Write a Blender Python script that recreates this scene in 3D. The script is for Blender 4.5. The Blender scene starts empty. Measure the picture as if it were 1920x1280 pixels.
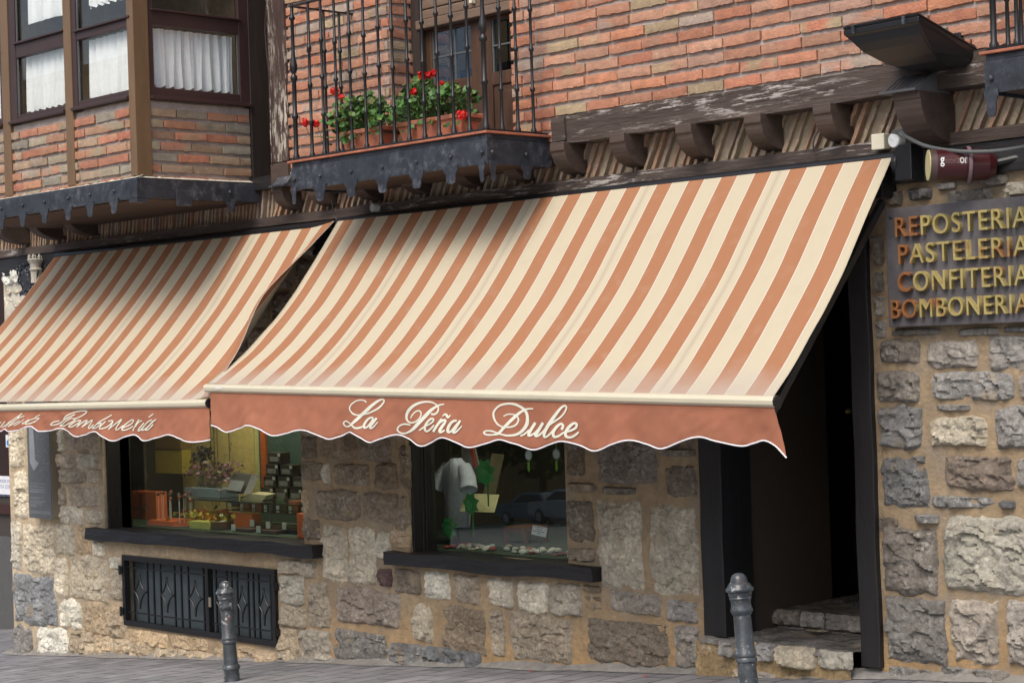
import bpy, math, random
from mathutils import Vector, Matrix, noise
random.seed(7)
SC = bpy.context.scene
# ------------------------------------------------------------------ camera
F, YAW, PITCH, ROLL = 3560.0, .804, .0067, -.033
ca, sa, cb, sb, cc, sc_ = math.cos(YAW), math.sin(YAW), math.cos(PITCH), math.sin(PITCH), math.cos(ROLL), math.sin(ROLL)
FWD = Vector((-sa*cb, ca*cb, sb)); RT0 = Vector((ca, sa, 0)); UP0 = RT0.cross(FWD)
RT = RT0*cc + UP0*sc_; UP = -RT0*sc_ + UP0*cc
CAM = Vector((0, -8.9456, 1.92))
cam_d = bpy.data.cameras.new('camera'); cam = bpy.data.objects.new('camera', cam_d)
SC.collection.objects.link(cam); SC.camera = cam
cam_d.sensor_width = 36; cam_d.lens = 36*F/1920; cam_d.clip_end = 600; cam_d.clip_start = .1
m = Matrix((RT, UP, -FWD)).transposed().to_4x4(); m.translation = CAM; cam.matrix_world = m
# ------------------------------------------------------------------ light
SUN_EL, SUN_AZ = math.radians(51), math.radians(165)      # azimuth: clockwise from +Y
w = bpy.data.worlds.new('World'); SC.world = w; w.use_nodes = True
nt = w.node_tree; sky = nt.nodes.new('ShaderNodeTexSky'); sky.sky_type = 'NISHITA'; sky.sun_disc = False
sky.sun_elevation = SUN_EL; sky.sun_rotation = SUN_AZ; sky.air_density = 1.0; sky.dust_density = 4.0; sky.ozone_density = .6
bg = nt.nodes['Background']; bg.inputs['Strength'].default_value = .15
nt.links.new(sky.outputs[0], bg.inputs[0])
sun_d = bpy.data.lights.new('sun', 'SUN'); sun_d.energy = 1.35; sun_d.angle = math.radians(30); sun_d.color = (1, .95, .88)
sun = bpy.data.objects.new('sun', sun_d); SC.collection.objects.link(sun)
sv = Vector((math.sin(SUN_AZ)*math.cos(SUN_EL), math.cos(SUN_AZ)*math.cos(SUN_EL), math.sin(SUN_EL)))
sun.rotation_euler = sv.to_track_quat('Z', 'Y').to_euler(); sun.location = sv*30
SC.view_settings.view_transform = 'Standard'; SC.view_settings.look = 'None'; SC.view_settings.exposure = .42; SC.view_settings.gamma = 1
SC.cycles.max_bounces = 8; SC.cycles.transparent_max_bounces = 12

# ------------------------------------------------------------------ layout helpers: reference pixel -> point of a world plane
def ray(x, y): return FWD*F + RT*(x-960) - UP*(y-640)
def P(x, y, d=0):
    v = ray(x, y); return CAM + v*((d-CAM.y)/v.y)
def PX(x, y, X):
    v = ray(x, y); return CAM + v*((X-CAM.x)/v.x)
def gz(X): return .0765*(X+6.36) + .0144
NZ = lambda x, y=0, z=0: noise.noise(Vector((x, y, z)))
def fbm(x, y, z, o=4):
    s = 0; a = 1; f = 1
    for _ in range(o): s += a*noise.noise(Vector((x*f, y*f, z*f))); a *= .5; f *= 2.1
    return s
# ------------------------------------------------------------------ object helpers
COL = SC.collection
def tagit(o, label=None, cat=None, group=None, kind=None):
    if label: o['label'] = label
    if cat: o['category'] = cat
    if group: o['group'] = group
    if kind: o['kind'] = kind
    return o
def thing(name, label, cat, loc=(0, 0, 0), group=None):
    o = bpy.data.objects.new(name, None); COL.objects.link(o); o.location = loc; o.empty_display_size = .1
    return tagit(o, label, cat, group)
def dup_tree(o, parent=None):
    c = o.copy(); COL.objects.link(c)
    if parent: c.parent = parent
    for ch in list(o.children): dup_tree(ch, c)
    return c
class MB:
    def __init__(s): s.v = []; s.f = []; s.c = []; s.uv = {}
    def add(s, vs, fs, col=(1, 1, 1)):
        b = len(s.v); s.v += [tuple(p) for p in vs]; s.f += [tuple(i+b for i in f) for f in fs]
        s.c += ([col]*len(vs) if not isinstance(col, list) else col); return s
    def box(s, x0, x1, y0, y1, z0, z1, col=(1, 1, 1)):
        vs = [(x, y, z) for x in (x0, x1) for y in (y0, y1) for z in (z0, z1)]
        return s.add(vs, [(0, 1, 3, 2), (4, 6, 7, 5), (0, 4, 5, 1), (2, 3, 7, 6), (0, 2, 6, 4), (1, 5, 7, 3)], col)
    def obox(s, c, ax, ay, az, col=(1, 1, 1)):       # centre + three half axes
        c, ax, ay, az = map(Vector, (c, ax, ay, az))
        vs = [c+ax*i+ay*j+az*k for i in (-1, 1) for j in (-1, 1) for k in (-1, 1)]
        return s.add(vs, [(0, 1, 3, 2), (4, 6, 7, 5), (0, 4, 5, 1), (2, 3, 7, 6), (0, 2, 6, 4), (1, 5, 7, 3)], col)
    def prism(s, pts, off, col=(1, 1, 1)):            # polygon extruded along a vector
        n = len(pts); off = Vector(off); pts = [Vector(p) for p in pts]
        return s.add(pts+[p+off for p in pts], [tuple(range(n))[::-1], tuple(range(n, 2*n))]+[(i, (i+1) % n, n+(i+1) % n, n+i) for i in range(n)], col)
    def tube(s, path, r, n=8, col=(1, 1, 1), caps=True):
        path = [Vector(p) for p in path]; k = len(path); rr = r if isinstance(r, (list, tuple)) else [r]*k
        vs = []; t0 = None; up = None
        for i, p in enumerate(path):
            t = (path[min(i+1, k-1)]-path[max(i-1, 0)]).normalized()
            if up is None: up = t.orthogonal().normalized()
            else: up = (up - t*up.dot(t)).normalized()
            bi = t.cross(up)
            vs += [p+(up*math.cos(2*math.pi*j/n)+bi*math.sin(2*math.pi*j/n))*rr[i] for j in range(n)]
        fs = [(i*n+j, i*n+(j+1) % n, (i+1)*n+(j+1) % n, (i+1)*n+j) for i in range(k-1) for j in range(n)]
        if caps: fs += [tuple(range(n))[::-1], tuple((k-1)*n+j for j in range(n))]
        return s.add(vs, fs, col)
    def lathe(s, prof, c=(0, 0, 0), n=16, axis=(0, 0, 1), col=(1, 1, 1)):
        ax = Vector(axis).normalized(); u = ax.orthogonal().normalized(); b = ax.cross(u); c = Vector(c)
        vs = [c+ax*h+(u*math.cos(2*math.pi*j/n)+b*math.sin(2*math.pi*j/n))*r for r, h in prof for j in range(n)]; k = len(prof)
        return s.add(vs, [(i*n+j, i*n+(j+1) % n, (i+1)*n+(j+1) % n, (i+1)*n+j) for i in range(k-1) for j in range(n)]+[tuple(range(n))[::-1], tuple((k-1)*n+j for j in range(n))], col)
    def grid(s, fn, nu, nv, col=(1, 1, 1)):
        vs = []; cs = []
        for j in range(nv+1):
            for i in range(nu+1): vs.append(fn(i/nu, j/nv))
        return s.add(vs, [(j*(nu+1)+i, j*(nu+1)+i+1, (j+1)*(nu+1)+i+1, (j+1)*(nu+1)+i) for j in range(nv) for i in range(nu)], col)
    def build(s, name, mat, parent=None, smooth=False, sharp=48, bevel=0, uvs=None, solid=0):
        me = bpy.data.meshes.new(name); me.from_pydata(s.v, [], s.f); me.update()
        a = me.color_attributes.new('Col', 'FLOAT_COLOR', 'POINT')
        a.data.foreach_set('color', [q for c in s.c for q in (c[0], c[1], c[2], 1)])
        if uvs:
            l = me.uv_layers.new(name='UV')
            for lp in me.loops: l.data[lp.index].uv = uvs[lp.vertex_index]
        me.materials.append(mat)
        o = bpy.data.objects.new(name, me); COL.objects.link(o)
        if parent:
            o.parent = parent; M = Matrix.Identity(4); p = parent
            while p: M = p.matrix_basis @ M if p.parent is None else M; p = p.parent
            o.matrix_parent_inverse = M.inverted() if parent.parent is None else Matrix.Identity(4)
        if solid:
            md = o.modifiers.new('solid', 'SOLIDIFY'); md.thickness = solid; md.offset = 0
        if bevel:
            md = o.modifiers.new('bevel', 'BEVEL'); md.width = bevel; md.segments = 2; md.limit_method = 'ANGLE'
        if smooth:
            me.shade_smooth(); me.set_sharp_from_angle(angle=math.radians(sharp))
            md = o.modifiers.new('n', 'WEIGHTED_NORMAL') if bevel else None
        return o
# ------------------------------------------------------------------ materials
def mat(name, base=(.5, .5, .5), rough=.7, metal=0, useCol=False, var=.25, vscale=6, bump=.3, bscale=40, bdist=.004, vcol=None,
        stretch=(1, 1, 1), spec=.5, flecks=None, streak=None, trans=0, coat=0, var2=None, brg=.65, fsoft=.03):
    mt = bpy.data.materials.new(name); mt.use_nodes = True; n = mt.node_tree.nodes; L = mt.node_tree.links
    b = n['Principled BSDF']; b.inputs['Roughness'].default_value = rough; b.inputs['Metallic'].default_value = metal
    b.inputs['Specular IOR Level'].default_value = spec; b.inputs['Coat Weight'].default_value = coat
    tc = n.new('ShaderNodeTexCoord'); mp = n.new('ShaderNodeMapping'); mp.inputs['Scale'].default_value = stretch
    L.new(tc.outputs['Object'], mp.inputs[0])
    var2 = var*.7 if var2 is None else var2
    def nz(scale, det=6, rg=.6):
        t = n.new('ShaderNodeTexNoise'); t.inputs['Scale'].default_value = scale; t.inputs['Detail'].default_value = det; t.inputs['Roughness'].default_value = rg
        L.new(mp.outputs[0], t.inputs['Vector']); return t
    def mix(fac, a, c, mode='MIX'):
        x = n.new('ShaderNodeMix'); x.data_type = 'RGBA'; x.blend_type = mode
        for s_, q in ((0, fac), (6, a), (7, c)):
            if isinstance(q, (int, float)): x.inputs[s_].default_value = q
            elif isinstance(q, tuple): x.inputs[s_].default_value = (*q, 1)
            else: L.new(q, x.inputs[s_])
        return x.outputs[2]
    def ramp(src, lo, hi):
        r = n.new('ShaderNodeMapRange'); L.new(src, r.inputs[0]); r.inputs[1].default_value = lo; r.inputs[2].default_value = hi; r.clamp = True; return r.outputs[0]
    if useCol:
        at = n.new('ShaderNodeAttribute'); at.attribute_name = 'Col'; c0 = mix(1.0, base, at.outputs['Color'], 'MULTIPLY')
    else: c0 = base
    t1 = nz(vscale); t2 = nz(vscale*5.3, 8, .7)
    v = n.new('ShaderNodeMapRange'); L.new(t1.outputs['Fac'], v.inputs[0]); v.inputs[1].default_value = .3; v.inputs[2].default_value = .7; v.inputs[3].default_value = 1-var; v.inputs[4].default_value = 1+var*.6
    v2 = n.new('ShaderNodeMapRange'); L.new(t2.outputs['Fac'], v2.inputs[0]); v2.inputs[1].default_value = .3; v2.inputs[2].default_value = .7; v2.inputs[3].default_value = 1-var2; v2.inputs[4].default_value = 1+var2*.7
    mm = n.new('ShaderNodeMath'); mm.operation = 'MULTIPLY'; L.new(v.outputs[0], mm.inputs[0]); L.new(v2.outputs[0], mm.inputs[1])
    cmb = n.new('ShaderNodeCombineColor'); [L.new(mm.outputs[0], cmb.inputs[i]) for i in range(3)]
    c1 = mix(1.0, c0, cmb.outputs[0], 'MULTIPLY')
    if vcol: c1 = mix(ramp(nz(vscale*.7, 5).outputs['Fac'], vcol[1], vcol[2]), c1, vcol[0])
    if flecks:
        f1 = ramp(nz(flecks[1], 8, .75).outputs['Fac'], flecks[2], flecks[2]+fsoft)
        f2 = ramp(nz(flecks[1]*.12, 3).outputs['Fac'], flecks[3], flecks[3]+.12)
        fm = n.new('ShaderNodeMath'); fm.operation = 'MULTIPLY'; L.new(f1, fm.inputs[0]); L.new(f2, fm.inputs[1])
        c1 = mix(fm.outputs[0], c1, flecks[0])
    L.new(c1, b.inputs['Base Color'])
    if trans: b.inputs['Transmission Weight'].default_value = trans
    if bump:
        bp = n.new('ShaderNodeBump'); bp.inputs['Strength'].default_value = bump; bp.inputs['Distance'].default_value = bdist
        t3 = nz(bscale, 10, brg); L.new(t3.outputs['Fac'], bp.inputs['Height']); L.new(bp.outputs[0], b.inputs['Normal'])
    return mt
def glassmat(name, tint=(.9, .95, .92), rough=.0, rmul=1.0):
    mt = bpy.data.materials.new(name); mt.use_nodes = True; n = mt.node_tree.nodes; L = mt.node_tree.links
    out = n['Material Output']; n.remove(n['Principled BSDF'])
    t = n.new('ShaderNodeBsdfTransparent'); t.inputs[0].default_value = (*tint, 1)
    g = n.new('ShaderNodeBsdfGlossy'); g.inputs['Roughness'].default_value = rough
    lw = n.new('ShaderNodeLayerWeight'); lw.inputs[0].default_value = .5
    pw = n.new('ShaderNodeMath'); pw.operation = 'POWER'; pw.inputs[1].default_value = 4.0; L.new(lw.outputs['Facing'], pw.inputs[0])
    ma = n.new('ShaderNodeMath'); ma.operation = 'MULTIPLY_ADD'; ma.inputs[1].default_value = .95; ma.inputs[2].default_value = .05; L.new(pw.outputs[0], ma.inputs[0])
    ml = n.new('ShaderNodeMath'); ml.operation = 'MULTIPLY'; ml.inputs[1].default_value = rmul; ml.use_clamp = True; L.new(ma.outputs[0], ml.inputs[0])
    mx = n.new('ShaderNodeMixShader'); L.new(ml.outputs[0], mx.inputs[0]); L.new(t.outputs[0], mx.inputs[1]); L.new(g.outputs[0], mx.inputs[2]); L.new(mx.outputs[0], out.inputs[0])
    return mt
M_STONE = mat('stone', (1, 1, 1), .9, useCol=True, var=.30, vscale=7, bump=1.0, bscale=38, bdist=.022, brg=.75, var2=.5, vcol=((.42, .33, .21), .58, .80), flecks=((.62, .60, .54), 30, .50, .50), fsoft=.2)
M_MORTAR = mat('mortar', (1, 1, 1), .95, useCol=True, var=.22, vscale=3.5, bump=1.0, bscale=26, bdist=.02, brg=.75, var2=.3, vcol=((.27, .24, .20), .50, .72))
M_BRICK = mat('brick', (1, 1, 1), .9, useCol=True, var=.22, vscale=14, bump=.9, bscale=70, bdist=.008, flecks=((.5, .44, .38), 28, .60, .50))
M_BMORT = mat('brick_mortar', (.44, .385, .35), .95, var=.25, vscale=9, bump=.9, bscale=120, bdist=.006)
M_WOOD = mat('dark_wood', (.078, .054, .043), .62, var=.35, vscale=5, bump=.5, bscale=25, stretch=(.3, 2, 2.5), bdist=.006)
M_WOODV = mat('dark_wood_upright', (.036, .025, .021), .6, var=.3, vscale=5, bump=.5, bscale=25, stretch=(2.5, 2, .25), bdist=.005)
M_BLACKW = mat('blackened_wood', (.017, .016, .018), .5, var=.4, vscale=4, bump=.7, bscale=22, stretch=(.3, 2, 2.5), bdist=.008)
M_BLACKWV = mat('blackened_post', (.014, .013, .014), .55, var=.3, vscale=4, bump=.5, bscale=22, stretch=(2, 2, .25), bdist=.006)
M_BEAM = mat('weathered_beam', (.072, .052, .043), .75, var=.35, vscale=6, bump=.9, bscale=22, stretch=(.25, 2, 2.2), bdist=.012, flecks=((.42, .39, .36), 24, .525, .46), fsoft=.06)
M_PEEL = mat('peeling_wood', (.060, .034, .029), .7, var=.3, vscale=6, bump=.6, bscale=30, stretch=(2.5, 2, .5), bdist=.005, flecks=((.48, .45, .38), 16, .505, .40))
M_FRAME = mat('brown_frame', (.05, .027, .025), .38, var=.12, vscale=4, bump=.1, bscale=30)
M_POST = mat('tan_post', (.17, .105, .055), .42, var=.15, vscale=4, stretch=(2, 2, .4), bump=.2, bscale=30)
M_DOORW = mat('walnut_door', (.085, .043, .024), .45, var=.35, vscale=9, stretch=(2, 2, .35), bump=.3, bscale=40)
M_SHUT = mat('shutter_wood', (.17, .115, .08), .6, var=.25, vscale=8, stretch=(.4, 2, 2), bump=.4, bscale=40)
M_IRON = mat('painted_iron', (.036, .041, .052), .38, var=.4, vscale=7, bump=.5, bscale=22, bdist=.006, flecks=((.15, .16, .18), 14, .50, .42), fsoft=.25)
M_BLACK = mat('black_metal', (.012, .0125, .014), .38, var=.2, bump=.1)
M_GREYI = mat('bollard_iron', (.062, .072, .080), .30, var=.45, vscale=9, bump=.4, bscale=50, bdist=.003, vcol=((.13, .065, .045), .60, .72), flecks=((.42, .43, .44), 26, .57, .46))
M_TERRA = mat('terracotta', (.50, .20, .12), .6, var=.12, vscale=5, bump=.1)
M_TILE = mat('tile_edge', (.40, .14, .08), .8, var=.3, vscale=12)
M_SOFFIT = mat('soffit', (.075, .045, .028), .8, var=.3, vscale=4, stretch=(.4, 2, 1))
M_BAR = mat('awning_bar', (.60, .56, .42), .28, var=.06, vscale=3, bump=0, spec=.6)
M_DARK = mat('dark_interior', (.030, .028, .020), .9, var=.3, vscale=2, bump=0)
M_PLASTER = mat('pale_plaster', (.55, .52, .44), .9, var=.2, vscale=4, bump=.5, bscale=30)
M_WHITE = mat('white_plastic', (.72, .74, .74), .4, var=.05, bump=0)
M_CREAMP = mat('cream_plastic', (.66, .63, .50), .4, var=.05, bump=0)
M_CABLE = mat('grey_cable', (.10, .11, .11), .5, var=.1, bump=0)
M_GLASS = glassmat('window_glass', (.97, .98, .97), 0, .8)
M_GLASSD = glassmat('shop_glass', (.93, .97, .94), 0, 1.35)
M_GLASSB = glassmat('door_glass', (.35, .38, .42), 0, 5.5)
M_SIGN = mat('smoked_plate', (.12, .115, .125), .25, var=.3, vscale=3, bump=.1, bscale=10)
M_GOLD = mat('worn_gold', (.52, .43, .17), .42, metal=.35, var=.2, vscale=8, bump=.3, bscale=60, vcol=((.36, .16, .06), .56, .70))
M_COPPER = mat('corroded_letters', (.34, .15, .06), .5, metal=.3, var=.3, vscale=12, bump=.3, bscale=60)
M_PLAQUE = mat('plaque_grey', (.13, .14, .15), .35, var=.15, vscale=5, bump=0)
M_PLAQS = mat('plaque_side', (.30, .27, .21), .35, metal=.3, var=.1, bump=0)
M_PLAQP = mat('plaque_print', (.30, .32, .35), .5, var=.1, bump=0)
M_CURT = mat('lace_curtain', (.86, .88, .90), .8, var=.05, vscale=30, bump=.4, bscale=200, bdist=.001)
M_STEM = mat('stem', (.09, .16, .04), .6, bump=0)
M_LEAF = mat('geranium_leaf', (1, 1, 1), .5, useCol=True, var=.25, vscale=30, bump=.1)
M_PETAL = mat('red_petal', (.72, .012, .012), .5, var=.2, vscale=40, bump=0)
M_MAROON = mat('maroon_sign', (.055, .010, .012), .3, var=.1, bump=0)
M_CREAMF = mat('cream_face', (.60, .55, .28), .5, var=.05, bump=0)
M_COLOR = mat('painted_goods', (1, 1, 1), .45, useCol=True, var=.12, vscale=12, bump=.05)
M_BLUEP = mat('blue_print', (.05, .22, .55), .5, var=.05, bump=0)
M_LAMP = bpy.data.materials.new('lamp_strip'); M_LAMP.use_nodes = True
_p = M_LAMP.node_tree.nodes['Principled BSDF']; _p.inputs['Emission Color'].default_value = (1, .88, .66, 1); _p.inputs['Emission Strength'].default_value = 34
M_PAPER = mat('white_paper', (.72, .74, .78), .7, var=.04, bump=0)
M_INK = mat('ink', (.05, .05, .07), .7, var=0, bump=0)
M_VAL = mat('valance_fabric', (.36, .150, .092), .85, var=.12, vscale=1.6, vcol=((.25, .092, .055), .52, .80), bump=.15, bscale=9, bdist=.012, spec=.1)
M_PIPE = mat('white_piping', (.80, .78, .80), .6, var=.03, bump=0)
M_LETTER = mat('cream_lettering', (.72, .72, .60), .7, var=.04, bump=0)
M_PANELG = mat('louvre_panel', (.085, .11, .125), .4, var=.15, vscale=3, bump=0)
M_BARK = mat('bark', (.10, .075, .05), .9, var=.3)
M_OCHRE = mat('ochre_plaster', (.42, .26, .11), .9, var=.12, vscale=.6, bump=0)
def fabric():
    mt = bpy.data.materials.new('striped_canvas'); mt.use_nodes = True; n = mt.node_tree.nodes; L = mt.node_tree.links
    b = n['Principled BSDF']; b.inputs['Roughness'].default_value = .9; b.inputs['Specular IOR Level'].default_value = .15
    uv = n.new('ShaderNodeUVMap'); uv.uv_map = 'UV'; sp = n.new('ShaderNodeSeparateXYZ'); L.new(uv.outputs[0], sp.inputs[0])
    def M(op, a, c=None, d=None):
        x = n.new('ShaderNodeMath'); x.operation = op
        for i, q in enumerate((a, c, d)):
            if q is None: continue
            if isinstance(q, (int, float)): x.inputs[i].default_value = q
            else: L.new(q, x.inputs[i])
        return x.outputs[0]
    def mix(fac, a, c, mode='MIX'):
        x = n.new('ShaderNodeMix'); x.data_type = 'RGBA'; x.blend_type = mode
        for s_, q in ((0, fac), (6, a), (7, c)):
            if isinstance(q, (int, float)): x.inputs[s_].default_value = q
            elif isinstance(q, tuple): x.inputs[s_].default_value = (*q, 1)
            else: L.new(q, x.inputs[s_])
        return x.outputs[2]
    fr = M('FRACT', sp.outputs[0]); dist = M('ABSOLUTE', M('SUBTRACT', fr, .5))       # 0 at the orange centre
    orange = M('LESS_THAN', dist, .240)
    line = M('LESS_THAN', M('ABSOLUTE', M('SUBTRACT', dist, .246)), .008)
    fr4 = M('FRACT', M('DIVIDE', M('ADD', sp.outputs[0], 2.02), 4)); seam = M('LESS_THAN', M('ABSOLUTE', M('SUBTRACT', fr4, .5)), .0022)
    seam2 = M('LESS_THAN', M('ABSOLUTE', M('SUBTRACT', fr4, .5)), .022)
    tc = n.new('ShaderNodeTexCoord')
    t = n.new('ShaderNodeTexNoise'); t.inputs['Scale'].default_value = 3.5; t.inputs['Detail'].default_value = 7; L.new(tc.outputs['Object'], t.inputs[0])
    t2 = n.new('ShaderNodeTexNoise'); t2.inputs['Scale'].default_value = 11; t2.inputs['Detail'].default_value = 8; L.new(tc.outputs['Object'], t2.inputs[0])
    c = mix(orange, (.55, .49, .36), (.385, .183, .098))
    c = mix(M('MULTIPLY', seam2, .38), c, (.44, .39, .31))
    c = mix(M('MULTIPLY', seam, .55), c, (.30, .22, .16))
    c = mix(line, c, (.72, .70, .64))
    # grime collected above the front bar and in faint blotches
    gr = n.new('ShaderNodeMapRange'); L.new(M('ADD', sp.outputs[1], M('MULTIPLY', M('SUBTRACT', t.outputs[0], .5), .22)), gr.inputs[0]); gr.inputs[1].default_value = .83; gr.inputs[2].default_value = 1.0; gr.inputs[4].default_value = .62
    c = mix(gr.outputs[0], c, (.46, .42, .37))
    bl = n.new('ShaderNodeMapRange'); L.new(t2.outputs[0], bl.inputs[0]); bl.inputs[1].default_value = .55; bl.inputs[2].default_value = .8; bl.inputs[4].default_value = .22
    c = mix(bl.outputs[0], c, (.46, .38, .30))
    L.new(c, b.inputs['Base Color'])
    bp = n.new('ShaderNodeBump'); bp.inputs['Strength'].default_value = .35; bp.inputs['Distance'].default_value = .03
    t3 = n.new('ShaderNodeTexNoise'); t3.inputs['Scale'].default_value = 5; t3.inputs['Detail'].default_value = 5; L.new(tc.outputs['Object'], t3.inputs[0])
    L.new(t3.outputs[0], bp.inputs['Height']); L.new(bp.outputs[0], b.inputs['Normal'])
    tr = n.new('ShaderNodeBsdfTranslucent'); L.new(c, tr.inputs[0]); mx = n.new('ShaderNodeMixShader'); mx.inputs[0].default_value = .12
    L.new(b.outputs[0], mx.inputs[1]); L.new(tr.outputs[0], mx.inputs[2]); L.new(mx.outputs[0], n['Material Output'].inputs[0])
    return mt
M_FABRIC = fabric()
def paving():
    mt = bpy.data.materials.new('stone_paving'); mt.use_nodes = True; n = mt.node_tree.nodes; L = mt.node_tree.links
    b = n['Principled BSDF']; b.inputs['Roughness'].default_value = .7
    tc = n.new('ShaderNodeTexCoord'); mp = n.new('ShaderNodeMapping'); mp.inputs['Rotation'].default_value = (0, 0, math.radians(90)); L.new(tc.outputs['Object'], mp.inputs[0])
    br = n.new('ShaderNodeTexBrick'); L.new(mp.outputs[0], br.inputs[0]); br.inputs['Scale'].default_value = 1; br.inputs['Brick Width'].default_value = .42; br.inputs['Row Height'].default_value = .21
    br.inputs['Mortar Size'].default_value = .009; br.inputs['Color1'].default_value = (.19, .195, .21, 1); br.inputs['Color2'].default_value = (.27, .265, .28, 1); br.inputs['Mortar'].default_value = (.055, .05, .05, 1); br.inputs['Bias'].default_value = -.1
    t = n.new('ShaderNodeTexNoise'); t.inputs['Scale'].default_value = 5; t.inputs['Detail'].default_value = 9; L.new(tc.outputs['Object'], t.inputs[0])
    mr = n.new('ShaderNodeMapRange'); L.new(t.outputs[0], mr.inputs[0]); mr.inputs[1].default_value = .3; mr.inputs[2].default_value = .7; mr.inputs[3].default_value = .72; mr.inputs[4].default_value = 1.2
    cm = n.new('ShaderNodeCombineColor'); [L.new(mr.outputs[0], cm.inputs[i]) for i in range(3)]
    x = n.new('ShaderNodeMix'); x.data_type = 'RGBA'; x.blend_type = 'MULTIPLY'; x.inputs[0].default_value = 1; L.new(br.outputs[0], x.inputs[6]); L.new(cm.outputs[0], x.inputs[7])
    L.new(x.outputs[2], b.inputs['Base Color'])
    bp = n.new('ShaderNodeBump'); bp.inputs['Strength'].default_value = .5; bp.inputs['Distance'].default_value = .01; ad = n.new('ShaderNodeMath'); ad.operation = 'MULTIPLY_ADD'
    L.new(br.outputs['Fac'], ad.inputs[0]); ad.inputs[1].default_value = -1; t2 = n.new('ShaderNodeTexNoise'); t2.inputs['Scale'].default_value = 60; L.new(tc.outputs['Object'], t2.inputs[0]); L.new(t2.outputs[0], ad.inputs[2])
    L.new(ad.outputs[0], bp.inputs['Height']); L.new(bp.outputs[0], b.inputs['Normal'])
    return mt
def sub(mb, name, m_, parent, **k):
    o = mb.build(name, m_, None, **k); o.parent = parent; return o
# ------------------------------------------------------------------ ground
gzy = lambda X, Y: gz(X)-(.04*max(0, -10-Y))
g = MB(); g.add([(x, y, gzy(x, y)) for y in (-140, -10, 60) for x in (-160, 60)], [(0, 1, 3, 2), (2, 3, 5, 4)])
tagit(g.build('pavement', paving()), kind='structure')
g = MB()
rnd = random.Random(3)
def foot(u, v):
    X = -16.3+11.6*u; return (X, -.14*v*(.6+.5*NZ(X*1.7))+.02, gz(X)+.004+(1-v)*(.05+.03*NZ(X*2.3, 5)))
g.grid(foot, 220, 4, (.30, .29, .27)); tagit(g.build('pavement_edge_fillet', M_MORTAR, smooth=True), kind='structure')

# ------------------------------------------------------------------ the building
B = thing('corner_building', 'old corner building with rough stone ground floor and brick upper floor', 'building', (-10.5, 0, -.3))
W1 = (-14.50, -11.66, .50, 1.95); W2 = (-10.42, -8.82, .50, 1.95); DR = (-7.64, -6.35, -.2, 2.6)
GR = (P(233, 1100).x, P(523, 1130).x, 0, 0)
GX0, GX1 = P(235, 1100).x, P(522, 1130).x
GZ1 = P(380, 1053).z; GZ0 = P(380, 1191).z
XL, XR, ZT = -16.14, -4.4, 2.99
# mortar wall with openings (tan; brighter light at the left corner put into the colour)
mw = MB()
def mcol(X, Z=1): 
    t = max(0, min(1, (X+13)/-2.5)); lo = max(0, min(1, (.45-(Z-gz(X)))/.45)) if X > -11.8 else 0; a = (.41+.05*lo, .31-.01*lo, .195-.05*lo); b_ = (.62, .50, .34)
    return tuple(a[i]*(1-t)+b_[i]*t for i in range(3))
def wall(x0, x1, z0, z1, th=.24):
    n = max(1, int((x1-x0)/.5))
    m_ = max(1, int((z1-z0)/.15))
    for i in range(n):
        a = x0+(x1-x0)*i/n; b_ = x0+(x1-x0)*(i+1)/n
        for j in range(m_):
            za, zb = z0+(z1-z0)*j/m_, z0+(z1-z0)*(j+1)/m_
            mw.add([(a, 0, za), (b_, 0, za), (b_, 0, zb), (a, 0, zb)], [(0, 1, 2, 3)], [mcol(a, za), mcol(b_, za), mcol(b_, zb), mcol(a, zb)])
    c = mcol((x0+x1)/2)
    mw.add([(x0, 0, z0), (x0, th, z0), (x0, th, z1), (x0, 0, z1)], [(0, 1, 2, 3)], c)
    mw.add([(x1, 0, z0), (x1, th, z0), (x1, th, z1), (x1, 0, z1)], [(0, 3, 2, 1)], c)
    mw.add([(x0, 0, z1), (x1, 0, z1), (x1, th, z1), (x0, th, z1)], [(0, 1, 2, 3)], c)
    mw.add([(x0, 0, z0), (x1, 0, z0), (x1, th, z0), (x0, th, z0)], [(0, 3, 2, 1)], c)
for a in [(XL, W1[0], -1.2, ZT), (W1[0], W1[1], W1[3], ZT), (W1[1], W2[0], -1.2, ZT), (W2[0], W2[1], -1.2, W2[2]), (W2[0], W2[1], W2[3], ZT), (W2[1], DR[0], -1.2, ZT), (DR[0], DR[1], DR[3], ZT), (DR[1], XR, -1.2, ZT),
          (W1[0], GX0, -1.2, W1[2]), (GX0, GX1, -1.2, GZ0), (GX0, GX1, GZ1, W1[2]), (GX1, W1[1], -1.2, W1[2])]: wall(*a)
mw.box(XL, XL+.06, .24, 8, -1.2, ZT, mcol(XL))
mw.build('mortar_wall', M_MORTAR, B)
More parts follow.
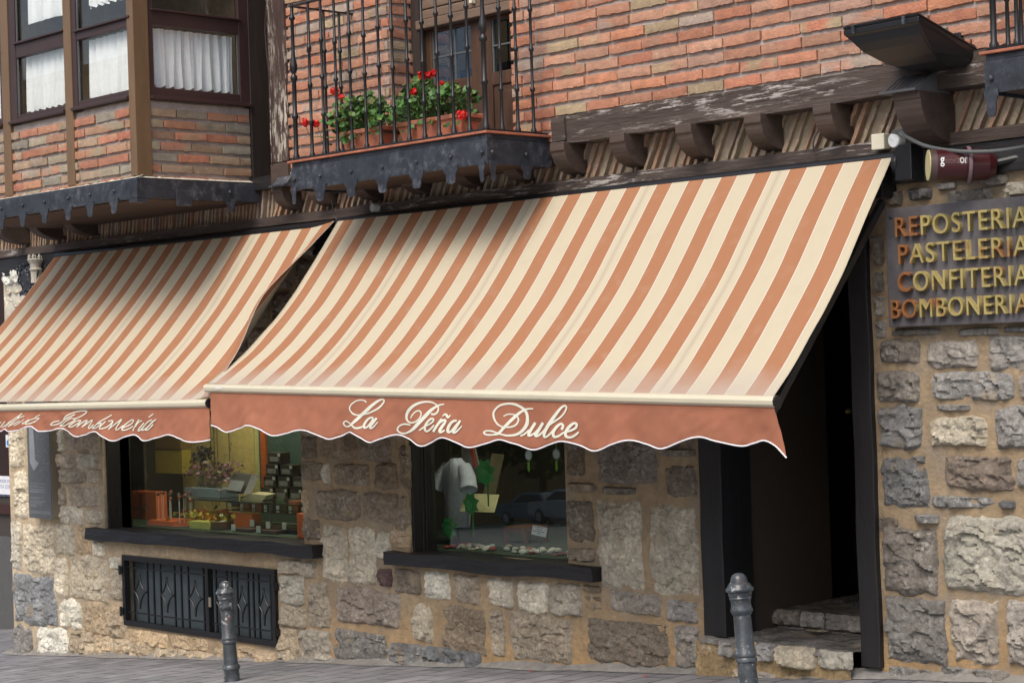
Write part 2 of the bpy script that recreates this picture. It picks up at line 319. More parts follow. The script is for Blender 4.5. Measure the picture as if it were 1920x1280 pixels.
# --- stones
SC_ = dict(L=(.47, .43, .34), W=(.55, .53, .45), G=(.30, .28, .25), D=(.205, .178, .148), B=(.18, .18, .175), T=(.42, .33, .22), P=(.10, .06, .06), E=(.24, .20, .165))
st = MB(); st_l = st; st_r = MB()
def stone(x0, x1, z0, z1, key, h=.045, rough=1.0, rs=None, mbx=None, oy=0):
    r = random.Random(rs if rs is not None else (x0*131+z0*977)); 
    c = SC_[key]; k = r.uniform(.9, 1.2)*(1.5 if x0 < -13.2 else 1.28 if x0 < -10.5 else 1.15); tw = r.uniform(-.05, .05); wm_ = (1.12, 1.05, .92) if x0 < -8.6 and key in 'GD' else (1, 1, 1); c = (c[0]*k*(1+tw)*wm_[0], c[1]*k*wm_[1], c[2]*k*(1-tw*1.3)*wm_[2])  # stones lightened towards the left corner to paint in the alley light
    W_, H_ = x1-x0, z1-z0
    nu = max(6, min(56, int(W_/.011))); nv = max(5, min(56, int(H_/.011)))
    gr_ = .010 if x0 < -8.7 else .003; x0, x1, z0, z1 = x0-gr_-.008*W_, x1+gr_+.008*W_, z0-gr_-.008*H_, z1+gr_+.008*H_; W_, H_ = x1-x0, z1-z0
    jit = [(r.uniform(-.09, .05)*W_*.4, r.uniform(-.09, .05)*H_*.4) for _ in range(4)]
    kx = r.uniform(.04, .22); s1 = r.uniform(0, 99); h *= r.uniform(.7, 1.25)
    cl = r.uniform(-.5, .5), r.uniform(-.4, .4)
    def facet(X, Z, sc2, amp):
        d_, p_ = noise.voronoi(Vector((X*sc2+s1, Z*sc2*1.35, s1)))
        c_ = p_[0]; hx = noise.cell(c_*7.3)-.5; hz = noise.cell(c_*5.1+Vector((9, 3, 1)))-.5; h0 = noise.cell(c_*3.7+Vector((1, 8, 2)))-.5
        return amp*((X*sc2+s1-c_.x)*hx*2+(Z*sc2*1.35-c_.y)*hz*2+h0*.6)
    cols = []
    def fn(u, v):
        a, b_ = u*2-1, v*2-1
        aa = a*math.sqrt(1-b_*b_*kx*.9); bb = b_*math.sqrt(1-a*a*kx*.9)
        wob = .5*max(abs(a), abs(b_))
        s = min(W_, H_)
        ang = math.atan2(b_, a)
        X = (x0+x1)/2+aa*W_/2 + wob*s*.16*fbm(math.cos(ang)*1.6+s1, math.sin(ang)*1.6, s1, 4)
        Z = (z0+z1)/2+bb*H_/2 + wob*s*.16*fbm(math.cos(ang)*1.6, s1, math.sin(ang)*1.6, 4)
        q = [(1-u)*(1-v), u*(1-v), u*v, (1-u)*v]; sg = [(1, 1), (-1, 1), (-1, -1), (1, -1)]
        X += sum(q[i]*abs(jit[i][0])*sg[i][0] for i in range(4)); Z += sum(q[i]*abs(jit[i][1])*sg[i][1] for i in range(4))
        e = max(abs(a), abs(b_)); prof = 1-e**9
        n1 = fbm(X*4.5+s1, Z*4.5, s1, 5); rid = 1-abs(noise.noise(Vector((X*9, Z*13+s1, 2))))*2
        y = oy-h*(prof*(.75+.45*n1)+.12*prof*(cl[0]*a+cl[1]*b_)) - prof*rough*.006*(rid-.5) - prof*.006*fbm(X*26, Z*26, s1, 4)*rough - prof*rough*(facet(X+.03*NZ(X*9, Z*9), Z+.03*NZ(X*9, 5, Z*9), 7, .0105)+facet(X, Z, 17, .0055)) + (1-prof)*.012
        t = 1+.22*fbm(X*4+7, Z*4, s1, 4); cols.append((c[0]*t, c[1]*t, c[2]*t)); return (X, y, Z)
    tg = mbx or (st_r if x0 > -7 else st_l); b0 = len(tg.v); tg.grid(fn, nu, nv); tg.c[b0:] = cols
STONES = """19,795,47,878,L 28,882,53,972,L 22,976,41,1070,L 43,982,104,1076,L 105,983,142,1040,L 143,988,170,1037,T 174,1015,196,1042,L
108,805,119,845,L 122,806,169,845,G 171,808,190,852,G 109,850,139,876,G 145,850,184,878,L 109,881,162,904,G 166,880,191,905,G 109,915,124,947,G 130,911,190,950,G
112,950,157,981,L 163,957,192,980,L 106,1045,127,1119,L 129,1045,206,1126,L 208,1045,226,1065,L 212,1068,232,1124,G 24,1077,108,1172,B 116,1123,153,1178,W 155,1130,234,1190,T
24,1174,62,1230,B 70,1176,130,1230,W 131,1182,177,1230,T 178,1190,212,1232,T 214,1200,290,1236,T 240,1183,316,1208,T 318,1192,392,1216,T 335,1220,402,1240,T 293,1214,332,1238,T 404,1216,440,1240,T 445,1218,521,1242,T
526,1050,570,1074,G 525,1078,571,1131,L 525,1135,576,1174,G 573,1053,592,1083,G 606,985,652,1093,L 655,986,706,1097,L 579,1091,618,1177,G 523,1178,560,1240,T 561,1180,622,1238,G 713,1066,735,1097,P
741,1068,790,1112,D 625,1182,728,1240,B 731,1204,790,1245,B 798,1071,844,1122,W 851,1078,901,1131,G 918,1085,962,1136,W 972,1090,1028,1146,W 1030,1096,1090,1152,G 775,1133,812,1203,L 828,1135,911,1226,D 922,1142,948,1230,G 956,1153,1073,1240,G
792,1216,905,1248,B 630,1105,755,1172,E 1096,1097,1128,1109,D 1097,1116,1129,1144,D 1124,935,1207,1105,L 1219,938,1313,1122,L 1141,1110,1242,1151,G 1248,1124,1310,1166,G 1098,1160,1260,1250,D 1265,1172,1315,1254,G
1064,832,1098,890,D 1117,826,1234,908,D 1234,840,1306,856,D 1068,905,1118,922,D 1130,912,1194,927,D 1246,872,1308,930,E 1066,937,1115,1013,D 1068,1027,1118,1050,G
568,820,594,858,D 601,812,670,861,D 675,818,735,865,D 568,866,606,899,D 612,870,618,905,W 626,870,694,908,D 703,870,746,916,D 568,917,579,962,T 593,918,676,976,D 680,925,748,978,D 752,930,766,1000,D 569,972,601,1010,D 708,997,732,1046,W 736,985,768,1026,T 752,835,767,915,D
1646,637,1730,684,D 1738,635,1839,693,G 1850,627,1935,695,G 1646,693,1728,757,D 1741,696,1906,752,G 1912,700,1950,745,G 1753,758,1821,770,G 1648,759,1733,844,B 1744,780,1855,838,L 1868,760,1950,842,G 1651,852,1743,955,B 1770,853,1904,918,E 1908,858,1950,915,G
1744,929,1868,953,B 1877,938,1905,953,B 1648,967,1686,998,D 1719,963,1764,981,B 1653,984,1762,1117,D 1768,964,1940,1115,L 1661,1121,1779,1245,B 1783,1120,1878,1246,G 1890,1125,1945,1250,G 1665,1250,1755,1275,B 1762,1252,1900,1280,B
1704,353,1749,376,B 1776,354,1862,382,G 1760,342,1796,356,G 1880,340,1935,372,L 1842,326,1892,350,G 1668,358,1694,386,D 1640,440,1658,500,D 1640,505,1658,548,D 1641,556,1660,592,G 1641,600,1662,634,G 1668,616,1769,629,B 1797,614,1875,630,G 1882,612,1940,622,B
1690,420,1780,500,G 1790,410,1900,480,G 1680,510,1800,600,D 1812,500,1910,600,G"""
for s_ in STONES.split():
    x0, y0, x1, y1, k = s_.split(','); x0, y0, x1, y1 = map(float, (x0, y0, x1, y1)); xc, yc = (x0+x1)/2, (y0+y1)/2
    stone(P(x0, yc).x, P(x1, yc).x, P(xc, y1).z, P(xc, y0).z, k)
def fill(x0, x1, z0, z1, keys='DDGE'):
    r = random.Random(int(x0*100)); z = z0
    while z < z1-.12:
        h = min(r.uniform(.18, .32), z1-z); x = x0+.02
        while x < x1-.12:
            w_ = r.uniform(.22, .5); 
            if x+w_ > x1-.1: w_ = x1-.02-x
            stone(x, x+w_-.03, z, z+h-.03, r.choice(keys)); x += w_
        z += h
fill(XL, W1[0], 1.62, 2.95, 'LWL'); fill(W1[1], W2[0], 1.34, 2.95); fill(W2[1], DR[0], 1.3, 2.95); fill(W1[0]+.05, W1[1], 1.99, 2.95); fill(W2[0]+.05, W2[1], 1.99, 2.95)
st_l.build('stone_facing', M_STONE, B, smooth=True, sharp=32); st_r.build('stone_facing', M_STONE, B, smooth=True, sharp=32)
# --- brickwork generator (courses .0835 m)
CH = .0835; ZB0 = P(1020, 222, -.12).z
BCB = [(.46, .19, .12), (.42, .27, .18), (.38, .31, .21), (.48, .22, .13), (.36, .28, .20), (.52, .20, .12), (.33, .27, .21), (.44, .24, .15)]
BC = [(.50, .205, .125), (.50, .25, .165), (.47, .26, .19), (.54, .22, .125), (.46, .32, .20), (.42, .30, .24), (.54, .28, .19), (.52, .20, .12), (.54, .25, .16), (.52, .235, .15)]
bk = MB(); bm_ = MB()
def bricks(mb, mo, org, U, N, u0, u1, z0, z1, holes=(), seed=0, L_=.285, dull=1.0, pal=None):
    BC = pal or globals()['BC']
    r = random.Random(seed); org, U, N = Vector(org), Vector(U), Vector(N)
    k0 = math.floor((z0-ZB0)/CH); k = k0
    while ZB0+k*CH < z1:
        zz = ZB0+k*CH; ph = (.5 if k % 2 else 0)*L_+r.uniform(-.03, .03); u = u0-ph
        while u < u1:
            l = L_*r.choice([1, 1, 1, .97, 1.04, .5 if r.random() < .12 else 1]); a, b_ = max(u, u0), min(u+l-.010, u1); u += l
            za, zb = max(zz, z0), min(zz+.056, z1)
            if b_-a < .02 or zb-za < .012: continue
            segs = [(a, b_)]
            for (h0, h1, hz0, hz1) in holes:
                if hz0 < (za+zb)/2 < hz1: segs = [q for (s0, s1) in segs for q in ((s0, min(s1, h0)), (max(s0, h1), s1)) if q[1]-q[0] > .02]
            for (a2, b2) in segs:
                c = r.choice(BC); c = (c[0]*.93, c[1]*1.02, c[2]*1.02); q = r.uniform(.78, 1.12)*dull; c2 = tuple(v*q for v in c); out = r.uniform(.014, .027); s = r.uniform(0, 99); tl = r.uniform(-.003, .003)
                n = max(4, int((b2-a2)/.016)); d0 = [(a2, .03), (a2, 0)]; vs = []; nv = 3
                cols = []; c3 = r.choice(BC) if r.random() < .35 else c; c3 = tuple(v*q for v in c3)
                for j in range(nv+1):
                    for i in range(n+1):
                        uu = a2+(b2-a2)*i/n; vv = za+(zb-za)*j/nv
                        edge = (i in (0, n)) or (j in (0, nv))
                        vv2 = vv+(.006*NZ(uu*22, s, j*.7)+.004*NZ(uu*70, s, j))*(1 if j in (0, nv) else 0)+tl*(i/n-.5)*2
                        uu2 = uu+.004*NZ(vv*40, s, 3)*(1 if i in (0, n) else 0)
                        o_ = out-.0015*edge+.0022*NZ(uu*14, vv*30, s)
                        t = max(0, min(1, .5+2.2*NZ(uu*7, vv*9, s+5))); cols.append(tuple(c2[q_]*(1-t)+c3[q_]*t for q_ in range(3)))
                        vs.append(org+U*uu2+Vector((0, 0, vv2))+N*o_)
                m_ = n+1; fs = [(j*m_+i, j*m_+i+1, (j+1)*m_+i+1, (j+1)*m_+i) for j in range(nv) for i in range(n)]
                ring = [i for i in range(n+1)]+[j*m_+n for j in range(1, nv+1)]+[nv*m_+i for i in range(n-1, -1, -1)]+[j*m_ for j in range(nv-1, 0, -1)]
                b0 = len(vs); vs += [Vector(vs[i])-N*(out+.02) for i in ring]; cols += [cols[i] for i in ring]
                fs += [(ring[i], b0+i, b0+(i+1) % len(ring), ring[(i+1) % len(ring)]) for i in range(len(ring))]
                mb.add(vs, fs, cols)
        k += 1
    return
def panel(mo, org, U, N, u0, u1, z0, z1):
    org, U, N = Vector(org), Vector(U), Vector(N); nu = max(1, int((u1-u0)/.02)); nv = max(1, int((z1-z0)/.02))
    nu = min(nu, 400)
    mo.grid(lambda a, b_: org+U*(u0+(u1-u0)*a)+Vector((0, 0, z0+(z1-z0)*b_))-N*(.004*NZ(a*nu*.5, b_*nv*.5)), nu, nv)
YU = -.12                                                    # plane of the jettied brick floor
DX0, DX1 = P(733, 150, YU).x, P(964, 150, YU).x              # balcony door opening
UX0, UX1, UZ0, UZ1 = P(540, 150, YU).x, -4.3, P(1300, 185, YU-.04).z, 4.75
ZB_L = 2.99+.22
bricks(bk, bm_, (0, YU, 0), (1, 0, 0), (0, -1, 0), UX0, UX1, ZB_L, UZ1, [(DX0, DX1, 3.30, 9), (P(1040, 240, YU).x, 0, 0, 3.435)], 5)
panel(bm_, (0, YU, 0), (1, 0, 0), (0, -1, 0), UX0, DX0, ZB_L, UZ1); panel(bm_, (0, YU, 0), (1, 0, 0), (0, -1, 0), DX1, UX1, 3.43, UZ1)
panel(bm_, (0, YU, 0), (1, 0, 0), (0, -1, 0), DX1, P(1040, 240, YU).x, ZB_L, 3.43); panel(bm_, (0, YU, 0), (1, 0, 0), (0, -1, 0), DX0, DX1, ZB_L, 3.32)
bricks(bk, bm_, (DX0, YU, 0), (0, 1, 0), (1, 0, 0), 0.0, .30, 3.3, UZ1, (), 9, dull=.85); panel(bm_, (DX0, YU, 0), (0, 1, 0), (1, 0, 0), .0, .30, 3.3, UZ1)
bricks(bk, bm_, (DX1, YU, 0), (0, 1, 0), (-1, 0, 0), 0.0, .30, 3.3, UZ1, (), 10); panel(bm_, (DX1, YU, 0), (0, 1, 0), (-1, 0, 0), .0, .30, 3.3, UZ1)
bk.build('brick_facing', M_BRICK, B); bm_.build('brick_mortar', M_BMORT, B, smooth=True)
bf = MB(); bf.box(UX0-.9, DX0+.0, .19, .3, 3.0, 6); bf.box(DX1, UX1, .19, .3, 3.0, 6); bf.box(DX0-.1, DX1+.1, .9, 1.0, 3, 6); bf.box(-18, UX1, .32, .45, 4.9, 6); bf.box(-18, UX1, -.1, 7, 6.0, 9); bf.build('upper_core', M_DARK, B)
# --- herring infill between the corbels
hb = MB(); hm = MB(); r = random.Random(11)
panel(hm, (0, 0.01, 0), (1, 0, 0), (0, -1, 0), -16.2, -4.3, 3.02, 3.34)
x = -16.3
while x < -4.2:
    lean = .13 if x > -11.9 else .05
    xx = x+r.uniform(-.008, .008); w_ = r.uniform(.017, .026); z0, z1 = 3.03+r.uniform(0, .03), 3.29+r.uniform(-.03, .02); ln = lean*(z1-z0)/.26
    c = r.choice([(.36, .23, .16), (.37, .28, .20), (.33, .25, .20), (.38, .24, .16), (.36, .29, .21)]); o_ = r.uniform(.010, .036)
    n = 7; vs = []
    for i in range(n+1):
        t = i/n; cx = xx+ln*t+.006*NZ(xx*9, t*4); ww = w_*(.85+.3*NZ(t*5, xx*7)); zc = z0+(z1-z0)*t
        vs += [(cx-ww/2, .03, zc), (cx-ww/2, -o_+.006*NZ(t*7, xx), zc), (cx+ww/2, -o_+.006*NZ(t*8, xx+3), zc-.01), (cx+ww/2, .03, zc-.01)]
    fs = [(i*4+j, i*4+j+1, (i+1)*4+j+1, (i+1)*4+j) for i in range(n) for j in range(3)]+[(0, 3, 2, 1), (n*4, n*4+1, n*4+2, n*4+3)]
    hb.add(vs, fs, c); x += r.uniform(.066, .080) if x > -11.9 else .052
hb.build('slanted_brick_infill', M_BRICK, B)
M_HM = mat('infill_mortar', (.38, .32, .23), .95, var=.2, vscale=5, bump=.8, bscale=50, bdist=.008)
hm.build('infill_mortar', M_HM, B)
# --- beams
def beam(name, x0, x1, y0, y1, z0, z1, m_, wob=.006, seed=0, parent=B, n=None, ridge=True):
    mb = MB(); n = n or max(8, int((x1-x0)/.05)); k = 20; vs = []
    for i in range(n+1):
        X = x0+(x1-x0)*i/n
        for j in range(k):
            a = j/k*4; s = int(a); t = a-s
            y, z = [(y0+(y1-y0)*0, z0+(z1-z0)*t), (y0+(y1-y0)*t, z1), (y1, z1-(z1-z0)*t), (y1-(y1-y0)*t, z0)][s]
            f_ = fbm(X*1.5+seed, y*4, z*9+seed, 4)
            ins = 0
            yy = y+(wob*f_ if abs(y-y0) < .001 else 0); zz = z+(wob*1.3*NZ(X*2.2, seed, z*3) if (s in (1, 3) or t == 0) else 0)
            vs.append((X, yy, zz))
    fs = [(i*k+j, i*k+(j+1) % k, (i+1)*k+(j+1) % k, (i+1)*k+j) for i in range(n) for j in range(k)]+[tuple(range(k))[::-1], tuple(n*k+j for j in range(k))]
    mb.add(vs, fs); return mb.build(name, m_, parent, bevel=0)
zb0, zb1 = P(1480, 207, -.17).z, P(1480, 152, -.17).z
beam('jetty_beam', P(1060, 240, -.17).x, -4.3, -.17, .0, zb0, zb1, M_BEAM, .014, 3)
beam('beam_end', P(1033, 240, -.19).x, P(1058, 240, -.19).x, -.19, 0, zb0+.015, zb1+.0, M_BEAM, .01, 6)
beam('fascia_beam', -16.2, -4.3, -.06, .03, 2.975, 3.045, M_BEAM, .006, 9)
beam('lower_lintel', -16.2, -4.3, -.045, .05, 2.80, 2.970, M_BLACKW, .006, 12)
beam('soffit_beam', -16.2, -8.7, -.10, .05, 3.262, 3.36, M_BLACKW, .006, 15)
# --- corbels
def corbel(X, w_=.125, out=.22, z1=None, label=None, h=.215):
    z1 = z1 or zb0+.004
    prof = [(0, 0), (0, -.02)]
    pts = [(-out, 0), (-out, -.055), (-out+.012, -.062)]
    for i in range(9):
        a = i/8*math.pi/2; pts.append((-out+.012+(out-.03)*(1-math.cos(a)), -.062-(h-.075)*math.sin(a)))
    pts += [(.0, -h), (.0, 0)]
    mb = MB(); mb.prism([(X, y, z1+z) for y, z in pts], (w_, 0, 0)); o = mb.build('corbel', M_WOOD, B, bevel=.006); return o
for px in (1030, 1142, 1266, 1395, 1525): corbel(P(px, 270, -.22).x)
corbel(P(1682, 200, -.30).x, .17, .34, zb0+.0, h=.30)
for px, yy in ((508, 350), (572, 365), (655, 365), (745, 350), (840, 335), (935, 320)): corbel(P(px, yy, -.22).x, z1=3.262, h=.2)
for px in (-10, 55, 118): corbel(P(px, 440, -.3).x, .13, .32, 3.262, h=.2)
# --- balcony door
yd = .13
dw = MB(); a0 = DX0+.0
X0, X1 = PX(770, 150, 0).x, 0
fx0 = DX0; fx1 = DX1
z_t = P(870, 100, yd).z
fr = MB(); fr.box(fx0, P(795, 150, yd-.03).x, yd-.06, yd+.1, 3.3, 4.9); fr.build('door_frame', M_WOODV, B)
sh = MB(); zs0 = P(850, 45, yd-.03).z
for i in range(9): sh.box(P(795, 100, yd).x, fx1, yd-.05-.006*(i == 0)-(.02 if i == 0 else 0), yd+.0, zs0+i*.072, zs0+i*.072+.066)
sh.build('roller_shutter', M_SHUT, B, bevel=.008)
def P2(x, y, d): return P(x, y, d)
def leaf_door(xa, xb, pane_l, pane_r, zp0, zp1, parent=B):
    mb = MB(); z0 = 3.3; z1 = zs0
    mb.box(xa, pane_l, yd, yd+.05, z0, z1); mb.box(pane_r, xb, yd, yd+.05, z0, z1); mb.box(pane_l, pane_r, yd, yd+.05, zp1, z1)
    mb.box(pane_l, pane_r, yd, yd+.05, zp0-.09, zp0); mb.box(pane_l, pane_r, yd+.012, yd+.045, z0+.09, zp0-.09); mb.box(pane_l, pane_r, yd, yd+.05, z0, z0+.09)
    mb.box(pane_l+.05, pane_r-.05, yd+.004, yd+.03, z0+.14, zp0-.14)
    d = mb.build('balcony_door', M_DOORW, parent, bevel=.004)
    gl = MB(); gl.box(pane_l, pane_r, yd+.025, yd+.03, zp0, zp1); go = gl.build('door_glass', M_GLASSB, None); go.parent = d; go.matrix_parent_inverse = d.matrix_world.inverted() if False else Matrix.Identity(4)
    gb = MB(); xm = (pane_l+pane_r)/2+.03; gb.box(xm-.006, xm+.006, yd+.01, yd+.02, zp0, zp1); gb.box(pane_l, pane_r, yd+.008, yd+.018, (zp0+zp1)/2-.006, (zp0+zp1)/2+.006); gb.box(pane_l, pane_l+.012, yd+.01, yd+.022, zp0, zp1)
    go2 = gb.build('glazing_bar', M_CABLE, None); go2.parent = d
    return d
zp0 = P(840, 152, yd).z; zp1 = zs0-.02
leaf_door(P(796, 150, yd).x, P(902, 120, yd).x, P(810, 120, yd).x, P(884, 120, yd).x, zp0, zp1)
leaf_door(P(903, 120, yd).x, fx1+.1, P(922, 120, yd).x, fx1+.06, zp0, zp1)
hd = MB(); hd.box(P(885, 18, yd-.06).x, P(885, 18, yd-.06).x+.03, yd-.09, yd-.05, zs0+.10, zs0+.17); hd.build('shutter_latch', M_CREAMP, B, bevel=.004)
# --- peeling wall post beside the bay
def vpost(name, x0, x1, y0, y1, z0, z1, m_, wob=.004, parent=B, seed=0):
    mb = MB(); n = max(6, int((z1-z0)/.06)); vs = []
    for i in range(n+1):
        z = z0+(z1-z0)*i/n; a = wob*fbm(z*2+seed, 1, 0, 3); b_ = wob*fbm(z*2+seed, 7, 0, 3)
        vs += [(x0+a, y0+b_, z), (x1+b_, y0+a, z), (x1+b_, y1, z), (x0+a, y1, z)]
    mb.add(vs, [(i*4+j, i*4+(j+1) % 4, (i+1)*4+(j+1) % 4, (i+1)*4+j) for i in range(n) for j in range(4)]+[(3, 2, 1, 0), tuple(n*4+j for j in range(4))])
    return mb.build(name, m_, parent, bevel=.006)
vpost('timber_post', P(505, 150, -.15).x, P(537, 150, -.15).x, -.16, .1, P(540, 302, -.15).z, 5.2, M_PEEL, .004)
pb = MB(); pb.box(P(513, 320, -.14).x, P(545, 320, -.14).x, -.17, .0, P(530, 345, -.15).z, P(538, 303, -.15).z-.004); pb.build('post_base', M_WOOD, B, bevel=.006)
# --- door posts + interior
vpost('door_post', DR[0]-.0, P(1353, 900, -.02).x, -.03, .26, P(1325, 1192, -.03).z, 2.8, M_BLACKWV, .006, seed=4)
vpost('door_post', P(1604, 900, -.03).x, P(1640, 900, -.03).x, -.04, .26, P(1640, 1252, -.04).z, 2.8, M_BLACKWV, .006, seed=8)
di = MB(); zf = P(1450, 1200, .1).z
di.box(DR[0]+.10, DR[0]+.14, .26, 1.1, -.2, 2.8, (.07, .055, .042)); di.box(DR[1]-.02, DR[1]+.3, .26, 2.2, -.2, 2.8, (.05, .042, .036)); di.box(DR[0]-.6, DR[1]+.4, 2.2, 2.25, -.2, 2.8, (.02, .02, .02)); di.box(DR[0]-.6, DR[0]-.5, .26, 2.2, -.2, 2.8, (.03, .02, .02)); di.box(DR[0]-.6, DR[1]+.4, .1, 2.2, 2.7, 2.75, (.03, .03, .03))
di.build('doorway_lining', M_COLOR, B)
s0 = st; st = MB()
r = random.Random(5)
def slab(x0, x1, y0, y1, z0, z1, key, sd):
    c = SC_[key]; rr = random.Random(sd); mb = st; nu = max(4, int((x1-x0)/.025)); s1 = rr.uniform(0, 50)
    prof = [(y1, z1-.002), ((y0+y1)/2, z1), (y0+.03, z1-.004), (y0+.006, z1-.018), (y0, (z0+z1)/2), (y0+.01, z0+.01), (y0+.03, z0-.03)]
    P_ = []
    for i in range(nu+1):
        u = i/nu; e = 1-abs(2*u-1)**6; X = x0+(x1-x0)*u
        for (y, z) in prof: P_.append((X, y+.03*(1-e)+.035*fbm(X*9+s1, z*18, s1, 4), z-.02*(1-e)+.016*fbm(X*12, y*12, s1, 4)))
    k = len(prof); mb.add(P_, [(i*k+j, i*k+j+1, (i+1)*k+j+1, (i+1)*k+j) for i in range(nu) for j in range(k-1)], c)
zg = gz(-7); z1 = P(1500, 1213, -.06).z
def top(x0, x1, y0, y1, z, key, sd):
    c = SC_[key]; b0 = len(st.v); nu = int((x1-x0)/.02); nv = int((y1-y0)/.02)
    st.grid(lambda u, v: (x0+(x1-x0)*u, y0+(y1-y0)*v+.012*NZ(u*14, sd), z+.012*fbm(u*(x1-x0)*8, v*(y1-y0)*8, sd, 5)-.03*max(0, 1-v*(y1-y0)/.04)**2), nu, nv)
    for k in range(b0, len(st.v)): 
        X, Y, Z = st.v[k]; t = .75+.6*fbm(X*5, Y*5, sd, 3); cr = .35 if abs(NZ(X*4, Y*4, sd+3)) < .02 else 1; st.c[k] = (c[0]*t*cr, c[1]*t*cr, c[2]*t*cr)
top(DR[0]+.02, DR[1]-.15, -.10, .75, z1, 'G', 3)
xs = [P(q, 1220, -.1).x for q in (1352, 1380, 1418, 1452, 1528, 1598)]
for i, kk in enumerate('GTGLL'): stone(xs[i]+.006, xs[i+1]-.006, z1-.10-.02*(i % 2), z1+.006, kk, .05, 1.2, 50+i, st, -.095)
st.grid(lambda u, v: (DR[0]-.02+1.16*u, -.085+.02*NZ(u*30, v*9), -.15+(z1+.13)*v), 60, 8, (.40, .29, .15))
for i in range(5): stone(xs[0]+.06+i*.2, xs[0]+.2+i*.2, gz(-7.3)-.02, gz(-7.3)+.045, 'TGTGT'[i], .03, 1, 70+i, st, -.09)
z2 = P(1530, 1150, .5).z
xs = [P(q, 1170, .5).x for q in (1448, 1500, 1545, 1625)]
top(xs[0], xs[-1]+.2, .50, 1.6, z2, 'D', 9)
for i in range(3): stone(xs[i]+.006, xs[i+1]-.006, z2-.09, z2+.004, 'DGG'[i], .05, 1.2, 80+i, st, .50)
for i in range(3): stone(xs[i]+.03, xs[i+1]+.02, z1+.0, z2-.10, 'GTD'[i], .03, 1, 90+i, st, .515)
st.grid(lambda u, v: (xs[0]+(xs[-1]+.2-xs[0])*u, .52, z1-.02+(z2-z1)*v), 10, 4, SC_['D'])
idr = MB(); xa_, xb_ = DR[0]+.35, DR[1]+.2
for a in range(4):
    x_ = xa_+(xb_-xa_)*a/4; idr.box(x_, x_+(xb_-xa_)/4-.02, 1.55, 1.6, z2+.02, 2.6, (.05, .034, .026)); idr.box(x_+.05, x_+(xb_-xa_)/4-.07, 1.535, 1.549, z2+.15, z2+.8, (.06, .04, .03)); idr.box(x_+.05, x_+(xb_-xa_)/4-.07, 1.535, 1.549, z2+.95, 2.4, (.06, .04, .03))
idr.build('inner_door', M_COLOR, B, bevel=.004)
q = MB(); q.lathe([(.012, 0), (.016, .03), (.006, .05)], P(1594, 770, 1.2), 10, (0, -1, 0)); q.build('brass_knob', M_GOLD, B)
st.build('doorstep', M_STONE, B, smooth=True); st = s0
# --- shop windows
def shopwin(Wn, xf0, frame_w, yg):
    x0, x1, z0, z1 = Wn
    fr = MB(); fr.box(x0, x0+.02, .03, yg+.05, z0-.05, z1); fr.box(x0+.02, xf0, yg-.06, yg+.04, z0-.05, z1); fr.box(xf0, x1, yg-.05, yg+.04, z0-.06, z0-.005); fr.box(x1-.03, x1, yg-.04, yg+.04, z0-.005, z1); fr.box(xf0, x1-.03, yg-.05, yg+.04, z1-.08, z1)
    fr.box((x0+xf0)/2-.01, (x0+xf0)/2+.01, yg-.085, yg-.062, z0, z1)
    f_ = fr.build('shop_window_frame', M_BLACKWV, B, bevel=.004)
    gl = MB(); gl.box(xf0, x1-.03, yg-.003, yg+.003, z0+.02, z1-.08); g_ = gl.build('shop_window_pane', M_GLASSD, None); g_.parent = f_
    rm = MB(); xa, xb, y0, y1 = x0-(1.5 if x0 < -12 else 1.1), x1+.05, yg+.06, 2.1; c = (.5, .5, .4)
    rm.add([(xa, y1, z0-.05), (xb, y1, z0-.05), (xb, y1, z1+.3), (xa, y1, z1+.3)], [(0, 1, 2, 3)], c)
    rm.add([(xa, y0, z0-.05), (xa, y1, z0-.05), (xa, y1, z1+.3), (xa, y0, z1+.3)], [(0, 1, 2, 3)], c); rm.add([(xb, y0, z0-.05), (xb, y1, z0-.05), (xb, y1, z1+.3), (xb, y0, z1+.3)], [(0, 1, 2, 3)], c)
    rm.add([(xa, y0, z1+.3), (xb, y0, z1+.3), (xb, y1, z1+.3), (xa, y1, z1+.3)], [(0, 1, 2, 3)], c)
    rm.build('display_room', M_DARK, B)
    lm = MB(); lm.box(x0+.2, x1-.2, .55, .62, z1+.10, z1+.14); sub(lm, 'lamp_strip', M_LAMP, f_)
    ds = MB(); ds.box(xa, xb, yg+.04, 2.1, z0-.08, z0+.017); ds.build('display_shelf', mat('green_baize', (.035, .06, .035), .8, bump=0), B)
shopwin(W1, P(228, 960, .2).x, .1, .22); shopwin(W2, P(812, 1000, .2).x, .1, .20)
def sill(xa, xb, z0, z1, sd):
    o = beam('window_sill', xa, xb, -.105, .16, z0, z1, M_BLACKW, .017, sd); return o
sill(P(160, 990, -.1).x, P(586, 1020, -.1).x, .425, .523, 21); sill(P(718, 1035, -.1).x, P(1110, 1060, -.1).x, .430, .520, 33)
